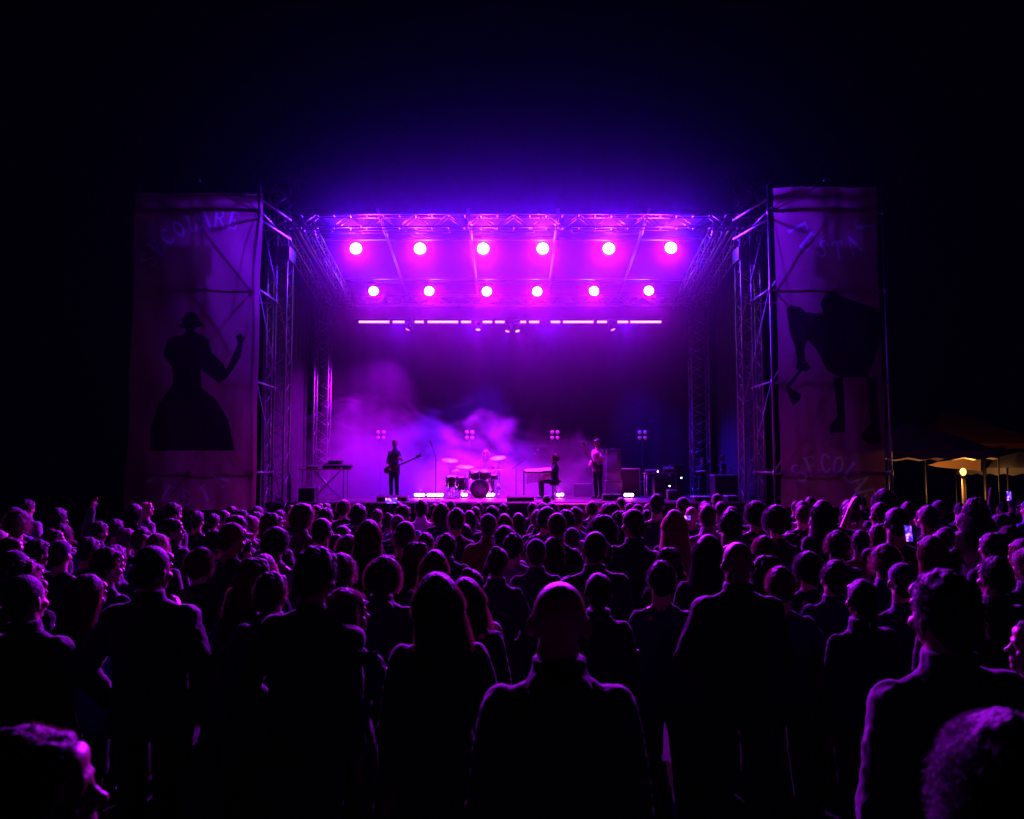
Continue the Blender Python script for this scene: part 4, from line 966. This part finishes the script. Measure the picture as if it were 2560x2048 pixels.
# ---- the rest of the crowd, standing between the ones above
rngc = random.Random(21)
occ = []
for p in PEOPLE:
    q, s = solve(p['px'], p['py'], p['wp'], p['hair'], abs(p['turn']) > 50, p['k'].get('rw')); p['pos'] = (q.x, q.y); p['s'] = s; occ.append((q.x, q.y))
fill = 0; tries = 0
while fill < 88 and tries < 9000:
    tries += 1
    y = rngc.uniform(4.2, 8.4) if rngc.random() < .75 else rngc.uniform(8.6, 11.5); x = rngc.uniform(-.66*y, .66*y)
    if any((x-a)**2+(y-b)**2 < .44**2 for a, b in occ): continue
    fem = rngc.random() < .45; H = rngc.gauss(1.62, .05) if fem else rngc.gauss(1.70, .055)
    H = min(H, 1.80)
    if y > 8 : H = min(H, 1.66+.1*rngc.random())
    hair = rngc.choice(['long', 'bob', 'longcurly', 'ponytail', 'bun', 'curly', 'long', 'longcurly'] if fem else ['short', 'short', 'curly', 'short', 'curly', 'cap', 'short', 'crop', 'afro'])
    if y < 8.0:    # nearer fillers stay below the heads already placed
        H = min(H, 1.59)-.05*rngc.random()
    tz = H
    px = 1280+x*2000/y
    occ.append((x, y)); fill += 1
    PEOPLE.append(dict(px=px, py=1170, wp=10, hair=hair, hcol=('grey' if rngc.random() < .1 else 'navy') if hair in ('cap', 'beanie') else rngc.choice(['black', 'black', 'brown', 'brown', 'auburn', 'fair']), turn=rngc.gauss(0, 13), top=rngc.choice(['tee', 'tee', 'jacket', 'hoodie', 'shirt']),
                       tcol=rngc.choice(['black', 'navy', 'charcoal', 'black', 'navy'] if y < 7 else ['black', 'navy', 'grey', 'charcoal', 'blue', 'white', 'olive', 'maroon', 'denim']), pose=rngc.choice(['down', 'slouch', 'lean', 'pockets', 'folded', 'hold_r', 'drink']), bw=.92 if fem else rngc.choice([1.0, 1.06]), fem=fem, label=None, k={}, pos=(x, y), s=H/1.748))
def zone(px):
    for lim, t in ((200, 'at the far left edge'), (345, 'left of the left banner'), (490, 'below left banner, outer half'), (640, 'below left banner, inner half'), (740, 'below the left mast'), (820, 'left below the gear table'),
                   (900, 'right below the gear table'), (1000, 'below the guitarist'), (1090, 'below the mic stand'), (1180, 'below the left cymbals'), (1265, 'below the drummer'), (1340, 'below the right monitor'), (1430, 'below the seated percussionist'),
                   (1530, 'below the bass player'), (1620, 'below the amplifiers'), (1710, 'below the equipment desk'), (1820, 'left of the right mast'), (1925, 'below the right mast'), (2070, 'below right banner, inner half'), (2225, 'below right banner, outer half'), (2390, 'in front of the marquee')):
        if px < lim: return t
    return 'at the far right edge'
HN = dict(bald='bald', crop='crop-haired', short='short-haired', curly='curly-haired', afro='afro-haired', long='long-haired', longcurly='wavy-haired', bob='bob-haired', ponytail='ponytailed', bun='bun-haired', cap='capped', beanie='beanie-wearing')
TN = dict(tee='t-shirt', shirt='shirt', jacket='jacket', hoodie='hoodie', coat='coat', tank='vest', dress='dress')
def row(d): return 'farthest rows' if d > 10.5 else 'far rows' if d > 8 else 'middle rows' if d > 5.5 else 'near rows'
byl = {}
for p in PEOPLE:
    if p['label'] is None:
        l = '%s%s %s in %s %s, %s %s' % ('' if p['hair'] in ('cap', 'beanie', 'bald') else p['hcol']+' ', HN[p['hair']], 'woman' if p['fem'] else 'person', p['tcol'], TN[p['top']], row(p['pos'][1]), zone(p['px']))
        byl.setdefault(l.strip(), []).append(p)
for l, ps in byl.items():
    if len(ps) == 1: ps[0]['label'] = l
    else:
        ps.sort(key=lambda q: q['px'])
        for i, q in enumerate(ps):
            q['label'] = ('left ' if i == 0 else 'right ' if i == len(ps)-1 else 'middle ' if len(ps) == 3 else ORD[i]+' ')+l
for p in PEOPLE:
    x, y = p['pos']; legs = 'shorts' if (hash(p['label']) if False else len(p['label'])) % 5 == 0 else 'trousers'
    f = y < 5.2 or p['wp'] > 45
    p['obj'] = make_person((x, y, 0), p['s'], p['turn'], p['hair'], p['hcol'], p['top'], p['tcol'], p['pose'], p['bw'], p['fem'], f, p['label'], 'people standing in the crowd', legs, random.choice(['charcoal', 'black', 'black', 'navy']), skin=p['k'].get('skin', random.choice([SKIN, SKIN, SKIN2])), spec=p['k'].get('spec', False))

# ================================================================== ON THE STAGE
def SXc(px, Y): return P(px, 1245, Y).x
def on(px, Y): return Vector((SXc(px, Y), Y, DZ))
def sz(py, Y): return P(0, py, Y).z-DZ
def perf(px, py, Y, turn, hair, hcol, top, tcol, pose, label, fem=False, headturn=0, lcol='black', sit=False):
    q = on(px, Y); H = sz(py, Y)-LIFT[hair]; s = H/(1.748-(POSES[pose]['drop']))
    return make_person(q, s, turn, hair, hcol, top, tcol, pose, 1.0, fem, True, label, 'people on the stage', 'trousers', lcol, headturn=headturn)
perf(985, 1099, 23.6, 168, 'short', 'fair', 'shirt', 'grey', 'guitar', 'guitarist standing in violet smoke at the left of the stage', headturn=-38)
perf(1496, 1096, 23.6, -128, 'cap', 'charcoal', 'shirt', 'cream', 'guitar', 'bass player in pale shirt standing at the right of the stage', headturn=0)
perf(1212, 1125, 24.9, 180, 'long', 'fair', 'tee', 'charcoal', 'sit', 'long haired drummer seated behind the drum kit', True)
perf(1386, 1133, 23.9, -95, 'curly', 'brown', 'jacket', 'black', 'sit', 'percussionist with curly hair seated at the bell table')
perf(1756, 1141, 24.6, 200, 'curly', 'auburn', 'tee', 'black', 'folded', 'stagehand standing by the rear right tower')
perf(1808, 1137, 24.4, 120, 'short', 'auburn', 'tee', 'black', 'folded', 'stagehand behind the flight case left of the right mast')
def cyl(mb, c, r, h, tilt=None, n=28):
    return mb.lathe([(r*.98, -h/2), (r, -h/2+.005), (r, h/2-.005), (r*.98, h/2)], c, n, tilt)
def guitar(px, py, Y, rot, label, bass=False, name='electric_guitar'):
    c = P(px, py, Y); t = thing(name, label, 'guitar', c); t.rotation_euler = rot
    L_ = .86 if bass else .68; th = .04; out = []
    for i in range(40):
        a = 2*math.pi*i/40; r = .155+.035*math.cos(2*a)-.030*math.cos(a+.5)*0-.028*abs(math.sin(a))**6; out.append((r*1.2*math.cos(a), r*.95*math.sin(a)))
    vs = [(x, -th/2, z) for x, z in out]+[(x, th/2, z) for x, z in out]; n = 40
    MB().add(vs, [tuple(range(n)), tuple(range(2*n-1, n-1, -1))]+[(i, n+i, n+(i+1) % n, (i+1) % n) for i in range(n)]).obj('guitar_body', GUITAR, t, bevel=.006)
    MB().box((.12+L_/2, -.012, 0), (L_, .024, .05)).obj('neck', WOOD, t, bevel=.004)
    m = MB().box((.12+L_+.07, -.01, .012), (.16, .02, .075))
    for k in range(4): m.tube((.12+L_+.02+k*.035, -.01, .04), (.12+L_+.02+k*.035, -.01, .075), .008)
    m.obj('headstock', BLACKMETAL, t); MB().box((-.03, -.028, 0), (.06, .02, .08)).obj('pickup', CHROME, t)
guitar(978, 1172, 23.25, (0, R(-24), R(8)), 'electric guitar slung on the smoke wrapped guitarist')
guitar(1490, 1168, 23.35, (0, R(-38), R(-120)), 'bass guitar slung on the pale shirted player', True, 'bass_guitar')
def mic_stand(px, Y, h, label, boom=None):
    q = on(px, Y); t = thing('microphone_stand', label, 'mic stand', q)
    MB().lathe([(.13, 0), (.13, .015), (.03, .03), (0.0, .03)], n=24).obj('base', BLACKMETAL, t, True)
    MB().tube((0, 0, .02), (0, 0, h), .011).obj('pole', BLACKMETAL, t, True)
    a = Vector((0, 0, h)); b = a+Vector(boom or (-.03, -.12, .12)); MB().tube(a-(b-a)*.25, b, .008).obj('boom', BLACKMETAL, t, True)
    MB().cap(b, b+(b-a).normalized()*.16, .016, .020).ell(b+(b-a).normalized()*.17, (.027, .027, .027)).obj('microphone', CHROME, t, True)
mic_stand(1089, 22.7, sz(1150, 22.7)+.05, 'vocal microphone stand between guitarist and drum kit', (-.10, -.1, .32))
mic_stand(1290, 23.6, sz(1165, 23.6), 'boom microphone stand reaching over the bell table', (.52, -.1, .36))
# drum kit
q = on(1195, 24.2); dk = thing('drum_kit', 'drum kit with brightly lit brass cymbals at centre stage', 'drum kit', q)
rx = Matrix.Rotation(R(90), 3, 'X')
def drum(name, c, r, h, tilt):
    p = cyl(MB(), c, r, h, tilt).obj(name, SHELL, dk, True)
    m = MB(); n_ = tilt @ Vector((0, 0, h/2+.004)); m.lathe([(r*.96, 0), (0, .002)], Vector(c)+n_, 28, tilt); m.obj('drum_head', SKINH, p, True)
    m = MB()
    for s_ in (-1, 1): m.lathe([(r+.012, -.012), (r+.014, 0), (r+.012, .012), (r-.004, .012), (r-.004, -.012)], Vector(c)+tilt @ Vector((0, 0, s_*(h/2))), 28, tilt)
    for k in range(6): a = k*math.pi/3; m.tube(Vector(c)+tilt @ Vector((r*1.04*math.cos(a), r*1.04*math.sin(a), -h/2)), Vector(c)+tilt @ Vector((r*1.04*math.cos(a), r*1.04*math.sin(a), h/2)), .007, n=6)
    m.obj('hoop', CHROME, p, True)
drum('bass_drum', (.06, -.15, .28), .275, .42, rx)
tl = Matrix.Rotation(R(18), 3, 'X')
drum('tom', (-.12, -.16, .70), .15, .20, tl); drum('tom', (.22, -.16, .70), .16, .21, tl)
drum('floor_tom', (-.50, .20, .42), .20, .38, Matrix.Rotation(0, 3, 'X')); drum('snare_drum', (.42, .25, .62), .18, .14, Matrix.Rotation(R(5), 3, 'X'))
drum('floor_tom', (-.78, -.05, .50), .19, .30, Matrix.Rotation(R(6), 3, 'X'))
def cym(px, py, Y, r, ax, ay):
    c = P(px, py, Y)-q; M = Matrix.Rotation(R(ay), 3, 'Y') @ Matrix.Rotation(R(ax), 3, 'X')
    o = MB().lathe([(0, .030), (.03, .028), (.045, .012), (r*.6, .005), (r, -.006), (r, -.009), (r*.6, .001), (.045, .007), (0, .02)], c, 32, M).obj('cymbal', BRASS, dk, True)
    m = MB(); m.tube((c.x, c.y, .3), (c.x, c.y, c.z+.05), .011)
    for k in range(3): a = k*2.094+.5; m.tube((c.x, c.y, .32), (c.x+.24*math.cos(a), c.y+.24*math.sin(a), .01), .009, n=6)
    m.obj('cymbal_stand', CHROME, o, True)
cym(1125, 1151, 24.0, .25, 14, 5); cym(1163, 1167, 23.9, .27, 11, 2); cym(1245, 1145, 24.3, .24, 15, -6); cym(1249, 1173, 24.1, .16, 6, 0); cym(1140, 1176, 23.7, .12, 12, -10)
m = MB(); m.lathe([(.17, .47), (.18, .50), (.17, .54), (0, .55)], (.1, .62, 0)); m.tube((.1, .62, .2), (.1, .62, .48), .02)
for k in range(3): a = k*2.094; m.tube((.1, .62, .22), (.1+.25*math.cos(a), .62+.25*math.sin(a), .01), .012)
o_ = m.obj('drum_stool', BLACKMETAL, None, True); o_.location = q; tag(o_, 'round stool under the long haired drummer', 'stool')
m = MB(); c_ = on(1388, 23.9)-Vector((0, 0, 0)); m.lathe([(.17, .47), (.18, .50), (.17, .54), (0, .55)]); m.tube((0, 0, .2), (0, 0, .48), .02)
for k in range(3): a = k*2.094; m.tube((0, 0, .22), (.25*math.cos(a), .25*math.sin(a), .01), .012)
o_ = m.obj('percussion_stool', BLACKMETAL, None, True); o_.location = c_; tag(o_, 'round stool under the curly haired percussionist', 'stool')
# bell table (vibraphone)
q2 = on(1346, 23.3); vb = thing('vibraphone', 'vibraphone with shining metal bars beside the percussionist', 'vibraphone', q2)
m = MB()
for i in range(22): m.box((-.36+i*.034, .0+(.06 if i % 2 else -.04), .80+.07*(i/22)), (.028, .32-.005*i, .014), Matrix.Rotation(R(20), 3, 'X'))
m.obj('tone_bars', LID, vb, bevel=.002)
m = MB()
for i in range(18): m.tube((-.34+i*.04, .03, .78), (-.34+i*.04, .03, .42+.010*i), .014, n=8)
m.obj('resonators', BRASS, vb, True)
m = MB()
for x in (-.42, .42): m.box((x, 0, .40), (.04, .05, .78)); m.box((x, 0, .03), (.05, .5, .05))
m.box((0, .17, .78), (.86, .03, .05)); m.box((0, -.17, .78), (.86, .03, .05)); m.obj('frame', BLACKMETAL, vb)
# gear table on crossed legs
q3 = on(815, 23.2); hT = sz(1172, 23.2); w3 = 130*23.2/2000
t = thing('gear_table', 'long table on crossed metal legs at the left of the stage', 'table', q3)
MB().box((0, 0, hT-.02), (w3, .55, .035)).obj('table_top', WOOD, t, bevel=.005)
for x in (-w3*.42, -w3*.24, w3*.36, w3*.44): MB().tube((x, -.22, 0), (x, -.22, hT-.04), .015).obj('leg', STEEL, t, True)
for s_ in (-1, 1): MB().tube((-s_*w3*.26, .0, .02), (s_*w3*.26, .0, hT-.05), .014).obj('leg', STEEL, t, True)
for s_ in (-1, 1): MB().tube((-s_*w3*.26, .2, .02), (s_*w3*.26, .2, hT-.05), .014).obj('leg', STEEL, t, True)
def device(px, Y, zbase, w, h, d, label, cat, name, tilt=0, knobs=6, led=False):
    q_ = P(px, 1200, Y); t_ = thing(name, label, cat, (q_.x, Y, zbase))
    rot = Matrix.Rotation(R(tilt), 3, 'X'); MB().box(rot @ Vector((0, 0, h/2))+Vector((0, 0, abs(math.sin(R(tilt)))*d/2)), (w, d, h), rot).obj('housing', PLASTIC, t_, bevel=.008)
    m_ = MB()
    for i in range(knobs):
        for k in range(3): p_ = rot @ Vector((-w*.42+w*.84*i/max(1, knobs-1), -d*.3+k*d*.28, h))+Vector((0, 0, abs(math.sin(R(tilt)))*d/2)); m_.tube(p_, p_+rot @ Vector((0, 0, .018)), .009, n=8)
    m_.obj('knobs', CHROME, t_, True)
    if led: MB().ell((w*.3, -d/2-.004, h*.6), (.02, .008, .02), n=10, m=6).obj('indicator', LEDW, t_, True)
    return t_
zt = DZ+hT
device(782, 23.15, zt, .34, .06, .30, 'small black mixer at the left end of the gear table', 'mixer', 'mixer', 8)
device(832, 23.1, zt, .52, .10, .34, 'stack of black keyboards on the gear table', 'synthesizer', 'synthesizer', 12, 8); device(838, 23.2, zt+.17, .40, .06, .26, 'small device on top of the keyboard stack', 'sampler', 'sampler', 0)
device(868, 23.1, zt, .26, .09, .28, 'pale lit box at the right end of the gear table', 'drum machine', 'drum_machine', 6)
# loudspeaker on the stage lip, wedges
def speaker(px, Y, w, h, d, label):
    t_ = thing('loudspeaker', label, 'loudspeaker', on(px, Y)); MB().box((0, 0, h/2), (w, d, h)).obj('cabinet', TOLEX, t_, bevel=.01)
    MB().box((0, -d/2-.008, h/2), (w-.05, .012, h-.05)).obj('grille', GRILLE, t_, bevel=.004)
    m_ = MB(); m_.box((-w/2-.004, 0, h*.6), (.008, .12, .04)); m_.obj('handle', BLACKMETAL, t_)
speaker(770.5, 21.3, .42, sz(1220, 21.3), .42, 'black box loudspeaker standing on the left stage edge')
def wedge(px, Y, w, label):
    h = sz(1238, Y); t_ = thing('floor_monitor', label, 'stage monitor', on(px, Y))
    pr = [(-.22, 0), (.22, 0), (.22, h*.55), (.06, h), (-.14, h), (-.22, h*.7)]; n = len(pr)
    vs = [(-w/2, y, z) for y, z in pr]+[(w/2, y, z) for y, z in pr]
    MB().add(vs, [tuple(range(n-1, -1, -1)), tuple(range(n, 2*n))]+[(i, (i+1) % n, n+(i+1) % n, n+i) for i in range(n)]).obj('cabinet', TOLEX, t_, bevel=.012)
    MB().add([(-w/2+.03, .226, h*.53), (w/2-.03, .226, h*.53), (w/2-.03, .078, h*.98), (-w/2+.03, .078, h*.98)], [(0, 1, 2, 3)]).obj('grille', GRILLE, t_)
wedge(982, 21.35, .80, 'black wedge floor monitor in front of the guitarist'); wedge(1301, 21.35, .72, 'black wedge floor monitor right of the drum kit')
# post at the left
t = thing('speaker_pole', 'thin black post at the left corner of the stage', 'pole', on(724.5, 21.2)); MB().tube((0, 0, .02), (0, 0, sz(1185, 21.2)), .032).obj('pole', BLACKMETAL, t, True); MB().lathe([(.2, 0), (.2, .02), (0, .025)]).obj('base', BLACKMETAL, t)
# blinders
for k, (px, dim) in enumerate(((950, 1), (1173, 1), (1388, 1), (1608, 1))):
    Y = 25.7; q_ = on(px, Y); zc = sz(1088, Y)
    t = thing('blinder_light', 'four lamp blinder on a tall stand behind the band, %s from the left' % ORD[k], 'blinder light', q_, 0, 'four lamp blinders at the back of the stage')
    MB().tube((0, .05, .02), (0, .05, zc-.14), .018).obj('stand', BLACKMETAL, t, True)
    m = MB()
    for a in (.6, 2.7, 4.8): m.tube((0, .05, .5), (.4*math.cos(a), .05+.4*math.sin(a), .01), .012, n=6)
    m.obj('tripod', BLACKMETAL, t, True)
    MB().box((0, .06, zc), (.34, .10, .34)).obj('housing', BLACKMETAL, t, bevel=.01)
    for x in (-.087, .087):
        for z in (-.087, .087): MB().lathe([(.062, 0), (.045, .014), (0, .02)], (x, 0, zc+z), 16, rx).obj('lens', LENS_OFF, t, True)
# amplifiers at the right
def amp(px0, px1, y0, y1, Y, label, d=.4, trim=True):
    a, b = P(px0, 0, Y).x, P(px1, 0, Y).x
    a, b = SXc(px0, Y), SXc(px1, Y); z1, z0 = sz(y0, Y), max(.0, sz(y1, Y)); w, h = b-a, z1-z0
    t_ = thing('amplifier', label, 'amplifier', ((a+b)/2, Y, DZ+z0)); MB().box((0, 0, h/2), (w, d, h)).obj('cabinet', TOLEX, t_, bevel=.012)
    MB().box((0, -d/2-.006, h/2), (w-.06, .01, h-.07)).obj('grille_cloth', GRILLE, t_); MB().tube((-.09, 0, h+.03), (.09, 0, h+.03), .012).obj('handle', BLACKMETAL, t_)
    MB().box((0, 0, h+.003), (w-.02, d-.02, .006)).obj('top_panel', mat('pale_tolex', (.25, .24, .25), .5, bump=.2), t_)  # top panel paler than the cabinet sides
    return t_
amp(1512, 1554, 1202, 1246, 24.9, 'wide bass speaker cabinet behind the bass player', .45); t_ = amp(1516, 1552, 1124, 1202, 24.9, 'tall amplifier stacked on the wide cabinet behind the bass player')
amp(1434, 1478, 1210, 1250, 25.2, 'low guitar amplifier between percussionist and bass player'); amp(1668, 1692, 1226, 1258, 22.6, 'small reddish amplifier right of the equipment desk', .3)
amp(1506, 1554, 1236, 1252, 22.3, 'low black case in front of the bass player')
# equipment desk
q4 = on(1651, 23.6); h4 = sz(1182, 23.6); w4 = 78*23.6/2000
t = thing('equipment_desk', 'dark desk covered with small lit equipment at the right of the stage', 'desk', q4)
MB().box((0, 0, h4-.02), (w4, .5, .03)).obj('desk_top', WOOD, t, bevel=.004)
for x in (-w4*.46, w4*.46):
    for y in (-.2, .2): MB().tube((x, y, 0), (x, y, h4-.04), .015).obj('leg', STEEL, t, True)
zt = DZ+h4
device(1632, 23.55, zt, .42, .06, .26, 'flat effects unit on the left of the equipment desk', 'effects unit', 'effects_unit', 10, 6, True); device(1672, 23.55, zt, .30, .12, .24, 'taller mixer on the right of the equipment desk', 'mixer', 'mixer', 15, 5, True)
device(1656, 23.6, DZ, .55, .62, .45, 'rack case with status lights under the equipment desk', 'rack case', 'rack_case', 0, 2, True); device(1690, 24.4, DZ, .40, 1.0, .4, 'upright rack with a white light behind the equipment desk', 'rack case', 'rack_case', 0, 2, True)
# flight cases with bright lids left of the right mast
def fcase(px0, px1, ytop, Y, hh, label):
    a, b = SXc(px0, Y), SXc(px1, Y); z1 = sz(ytop, Y); t_ = thing('flight_case', label, 'flight case', ((a+b)/2, Y, DZ+max(0, z1-hh))); w = b-a; h = min(hh, z1)
    MB().box((0, 0, h/2-.01), (w-.02, .48, h-.03)).obj('box', TOLEX, t_, bevel=.008); MB().box((0, 0, h-.012), (w, .52, .03)).obj('lid', LID, t_, bevel=.004)
    m_ = MB()
    for x in (-1, 1):
        for y in (-1, 1): m_.box((x*(w/2-.012), y*.245, h/2-.015), (.028, .028, h-.04))
    m_.obj('corner_trim', STEEL, t_)
fcase(1781, 1840, 1187, 22.4, .75, 'tall flight case with bright lid left of the right mast'); fcase(1731, 1775, 1241, 22.0, .4, 'low flight case in front of the rear right tower'); fcase(1813, 1841, 1239, 21.6, .3, 'smallest flight case at the foot of the right mast')
fcase(1540, 1598, 1171, 25.4, .95, 'dark case wall behind the led bar right of the bass player')
# low lit step in front of the stage
t = thing('stage_step', 'low pink lit wooden step against the stage front right of centre', 'step', (P(1428, 1260, 20.4).x, 20.55, 0)); hs = P(0, 1260, 20.4).z
MB().box((0, 0, hs-.02), (.95, .6, .04)).obj('tread', WOOD, t, bevel=.004)
for x in (-.44, .44):
    for y in (-.26, .26): MB().box((x, y, (hs-.04)/2), (.05, .05, hs-.04)).obj('leg', WOOD, t)

# ================================================================== PHONES
m = bpy.data.materials.new('phone_screen'); m.use_nodes = True; nt = m.node_tree; N = nt.nodes; L = nt.links
tc = N.new('ShaderNodeTexCoord'); nz = N.new('ShaderNodeTexNoise'); nz.inputs['Scale'].default_value = 24; L.new(tc.outputs['Object'], nz.inputs['Vector'])
cr = N.new('ShaderNodeValToRGB'); e = cr.color_ramp.elements; e[0].position = .42; e[0].color = (.01, .01, .25, 1); e[1].position = .68; e[1].color = (1, .8, 1, 1); k = e.new(.52); k.color = (.06, .03, 1, 1); k = e.new(.6); k.color = (.9, .1, .8, 1)
L.new(nz.outputs['Fac'], cr.inputs[0]); L.new(cr.outputs[0], N['Principled BSDF'].inputs['Emission Color']); N['Principled BSDF'].inputs['Emission Strength'].default_value = 2.2; m.cycles.emission_sampling = 'NONE'
SCREEN = m
def phone(px, py, Y, label, rz=0, lit=True, tilt=0, land=False, w=.075, h=.155):
    c = P(px, py, Y); t_ = thing('phone', label, 'phone', c, R(rz)); t_.rotation_euler = (R(tilt), R(90) if land else 0, R(rz))
    MB().box((0, 0, 0), (w, .009, h)).obj('case', PLASTIC, t_, bevel=.004)
    MB().add([(-w/2+.004, -.0055, -h/2+.004), (w/2-.004, -.0055, -h/2+.004), (w/2-.004, -.0055, h/2-.004), (-w/2+.004, -.0055, h/2-.004)], [(0, 1, 2, 3)]).obj('screen', SCREEN if lit else PLASTIC, t_)
phone(2271, 1334, 6.1, 'glowing phone held up beside the broad cropped man at right', 0, True, -10, w=.058, h=.125)
phone(978, 1252, 10.4, 'small phone filming in front of the left floor monitor', 0, True, 0, True)
phone(913, 1648, 2.9, 'dark phone with pink lit face in the frizzy haired woman\'s hand', 12, False, 62, w=.085, h=.17)
phone(2522, 1240, 13.0, 'distant blue phone screen at the far right', 0, True, 0)
phone(1716, 1295, 8.4, 'small phone screen below the flight cases', 0, True, 0, True, w=.05, h=.09)

# ================================================================== MARQUEE AND SURROUNDINGS AT RIGHT
def gazebo(name, label, x0, x1, Ya, Yb, ze, zt_, col=TENT, over=.0, post=.02):
    t_ = thing(name, label, 'marquee', ((x0+x1)/2, (Ya+Yb)/2, 0)); w = (x1-x0)/2; d = (Yb-Ya)/2; n = 14
    vs = []; fs = []
    for i in range(n+1):
        t = i/n; s_ = (1-t)**1.25 if False else (1-t); z = ze+(zt_-ze)*(t**.85)
        for k in range(32):
            a = k/32*4; sgn = [(-1+2*(a % 1), -1), (1, -1+2*(a % 1)), (1-2*(a % 1), 1), (-1, 1-2*(a % 1))][int(a)]
            vs.append((sgn[0]*(w+over)*s_, sgn[1]*(d+over)*s_, z-.05*math.sin(math.pi*(a % 1))*s_))
    for i in range(n):
        for k in range(32): fs.append((i*32+k, i*32+(k+1) % 32, (i+1)*32+(k+1) % 32, (i+1)*32+k))
    MB().add(vs, fs).obj('roof', col, t_, True)
    vs = []; fs = []
    for k in range(65):
        a = (k % 64)/64*4; sgn = [(-1+2*(a % 1), -1), (1, -1+2*(a % 1)), (1-2*(a % 1), 1), (-1, 1-2*(a % 1))][int(a)]
        vs += [(sgn[0]*(w+over), sgn[1]*(d+over), ze), (sgn[0]*(w+over)*1.005, sgn[1]*(d+over)*1.005, ze-.18-.03*math.sin(k*1.57))]
    for k in range(64): fs.append((2*k, 2*k+2, 2*k+3, 2*k+1))
    MB().add(vs, fs).obj('valance', col, t_, True)
    for x in (-w, w):
        for y in (-d, d): MB().tube((x, y, 0), (x, y, ze), post).obj('pole', STEEL, t_, True)
    return t_
a, b = P(2325, 1172, 19.0), P(2478, 1172, 19.0)
gazebo('marquee', 'small marquee with warm lit fabric behind the crowd at right', a.x-.9, b.x+.3, 19.2, 22.6, 2.55, 3.35)
a, b = P(2290, 1140, 25), P(2620, 1140, 25)
t = thing('fabric_panel', 'orange lit fabric panel hanging at the back of the small marquee', 'fabric panel', (0, 22.4, 0)); m = MB(); pts = [P(x, y, 22.4) for x, y in ((2322, 1163), (2345, 1155), (2400, 1148), (2452, 1146), (2452, 1178), (2400, 1173), (2345, 1168))]
n = len(pts); m.add([(p.x, 0, p.z) for p in pts]+[(p.x, .02, p.z) for p in pts], [tuple(range(n)), tuple(range(2*n-1, n-1, -1))]+[(i, n+i, n+(i+1) % n, (i+1) % n) for i in range(n)]).obj('fabric', mat('orange_fabric', (.75, .45, .22), .8, bump=.3, bscale=6, vary=.25), t)
m = MB(); m.tube((pts[3].x+.12, .05, 0), (pts[3].x+.12, .05, pts[3].z), .05); m.tube((pts[0].x, .05, pts[0].z), (pts[3].x+.12, .05, pts[3].z+.02), .02); m.obj('frame', STEEL, t, True)
gazebo('marquee', 'larger dark marquee with dull red glow behind the small one', a.x, b.x, 24.5, 30, 2.9, 4.1, mat('tent_red', (.30, .07, .04), .8, transl=.1, tcol=(.4, .08, .04)))
gazebo('marquee', 'pale low awning at the far right edge', P(2490, 1180, 22).x, P(2700, 1180, 22).x, 21.5, 24, 2.15, 2.6, mat('tent_white', (.6, .6, .6), .8, transl=.2))
q5 = P(2408, 1180, 20.2)
t = thing('lamp_post', 'short post with a bright warm globe lamp under the marquee', 'lamp', (q5.x, 20.2, 0))
MB().tube((0, 0, 0), (0, 0, q5.z-.1), .055, .045, n=14).obj('post', mat('cream_post', (.6, .5, .35), .6), t, True)
MB().ell((0, 0, q5.z), (.075, .075, .10)).obj('globe', WARM, t, True); MB().lathe([(.06, -.14), (.08, -.1), (.05, -.1)], (0, 0, q5.z)).obj('collar', BLACKMETAL, t, True)
point('globe_glow', (0, .16, q5.z+.02), 85, (1, .42, .10), .08, t)
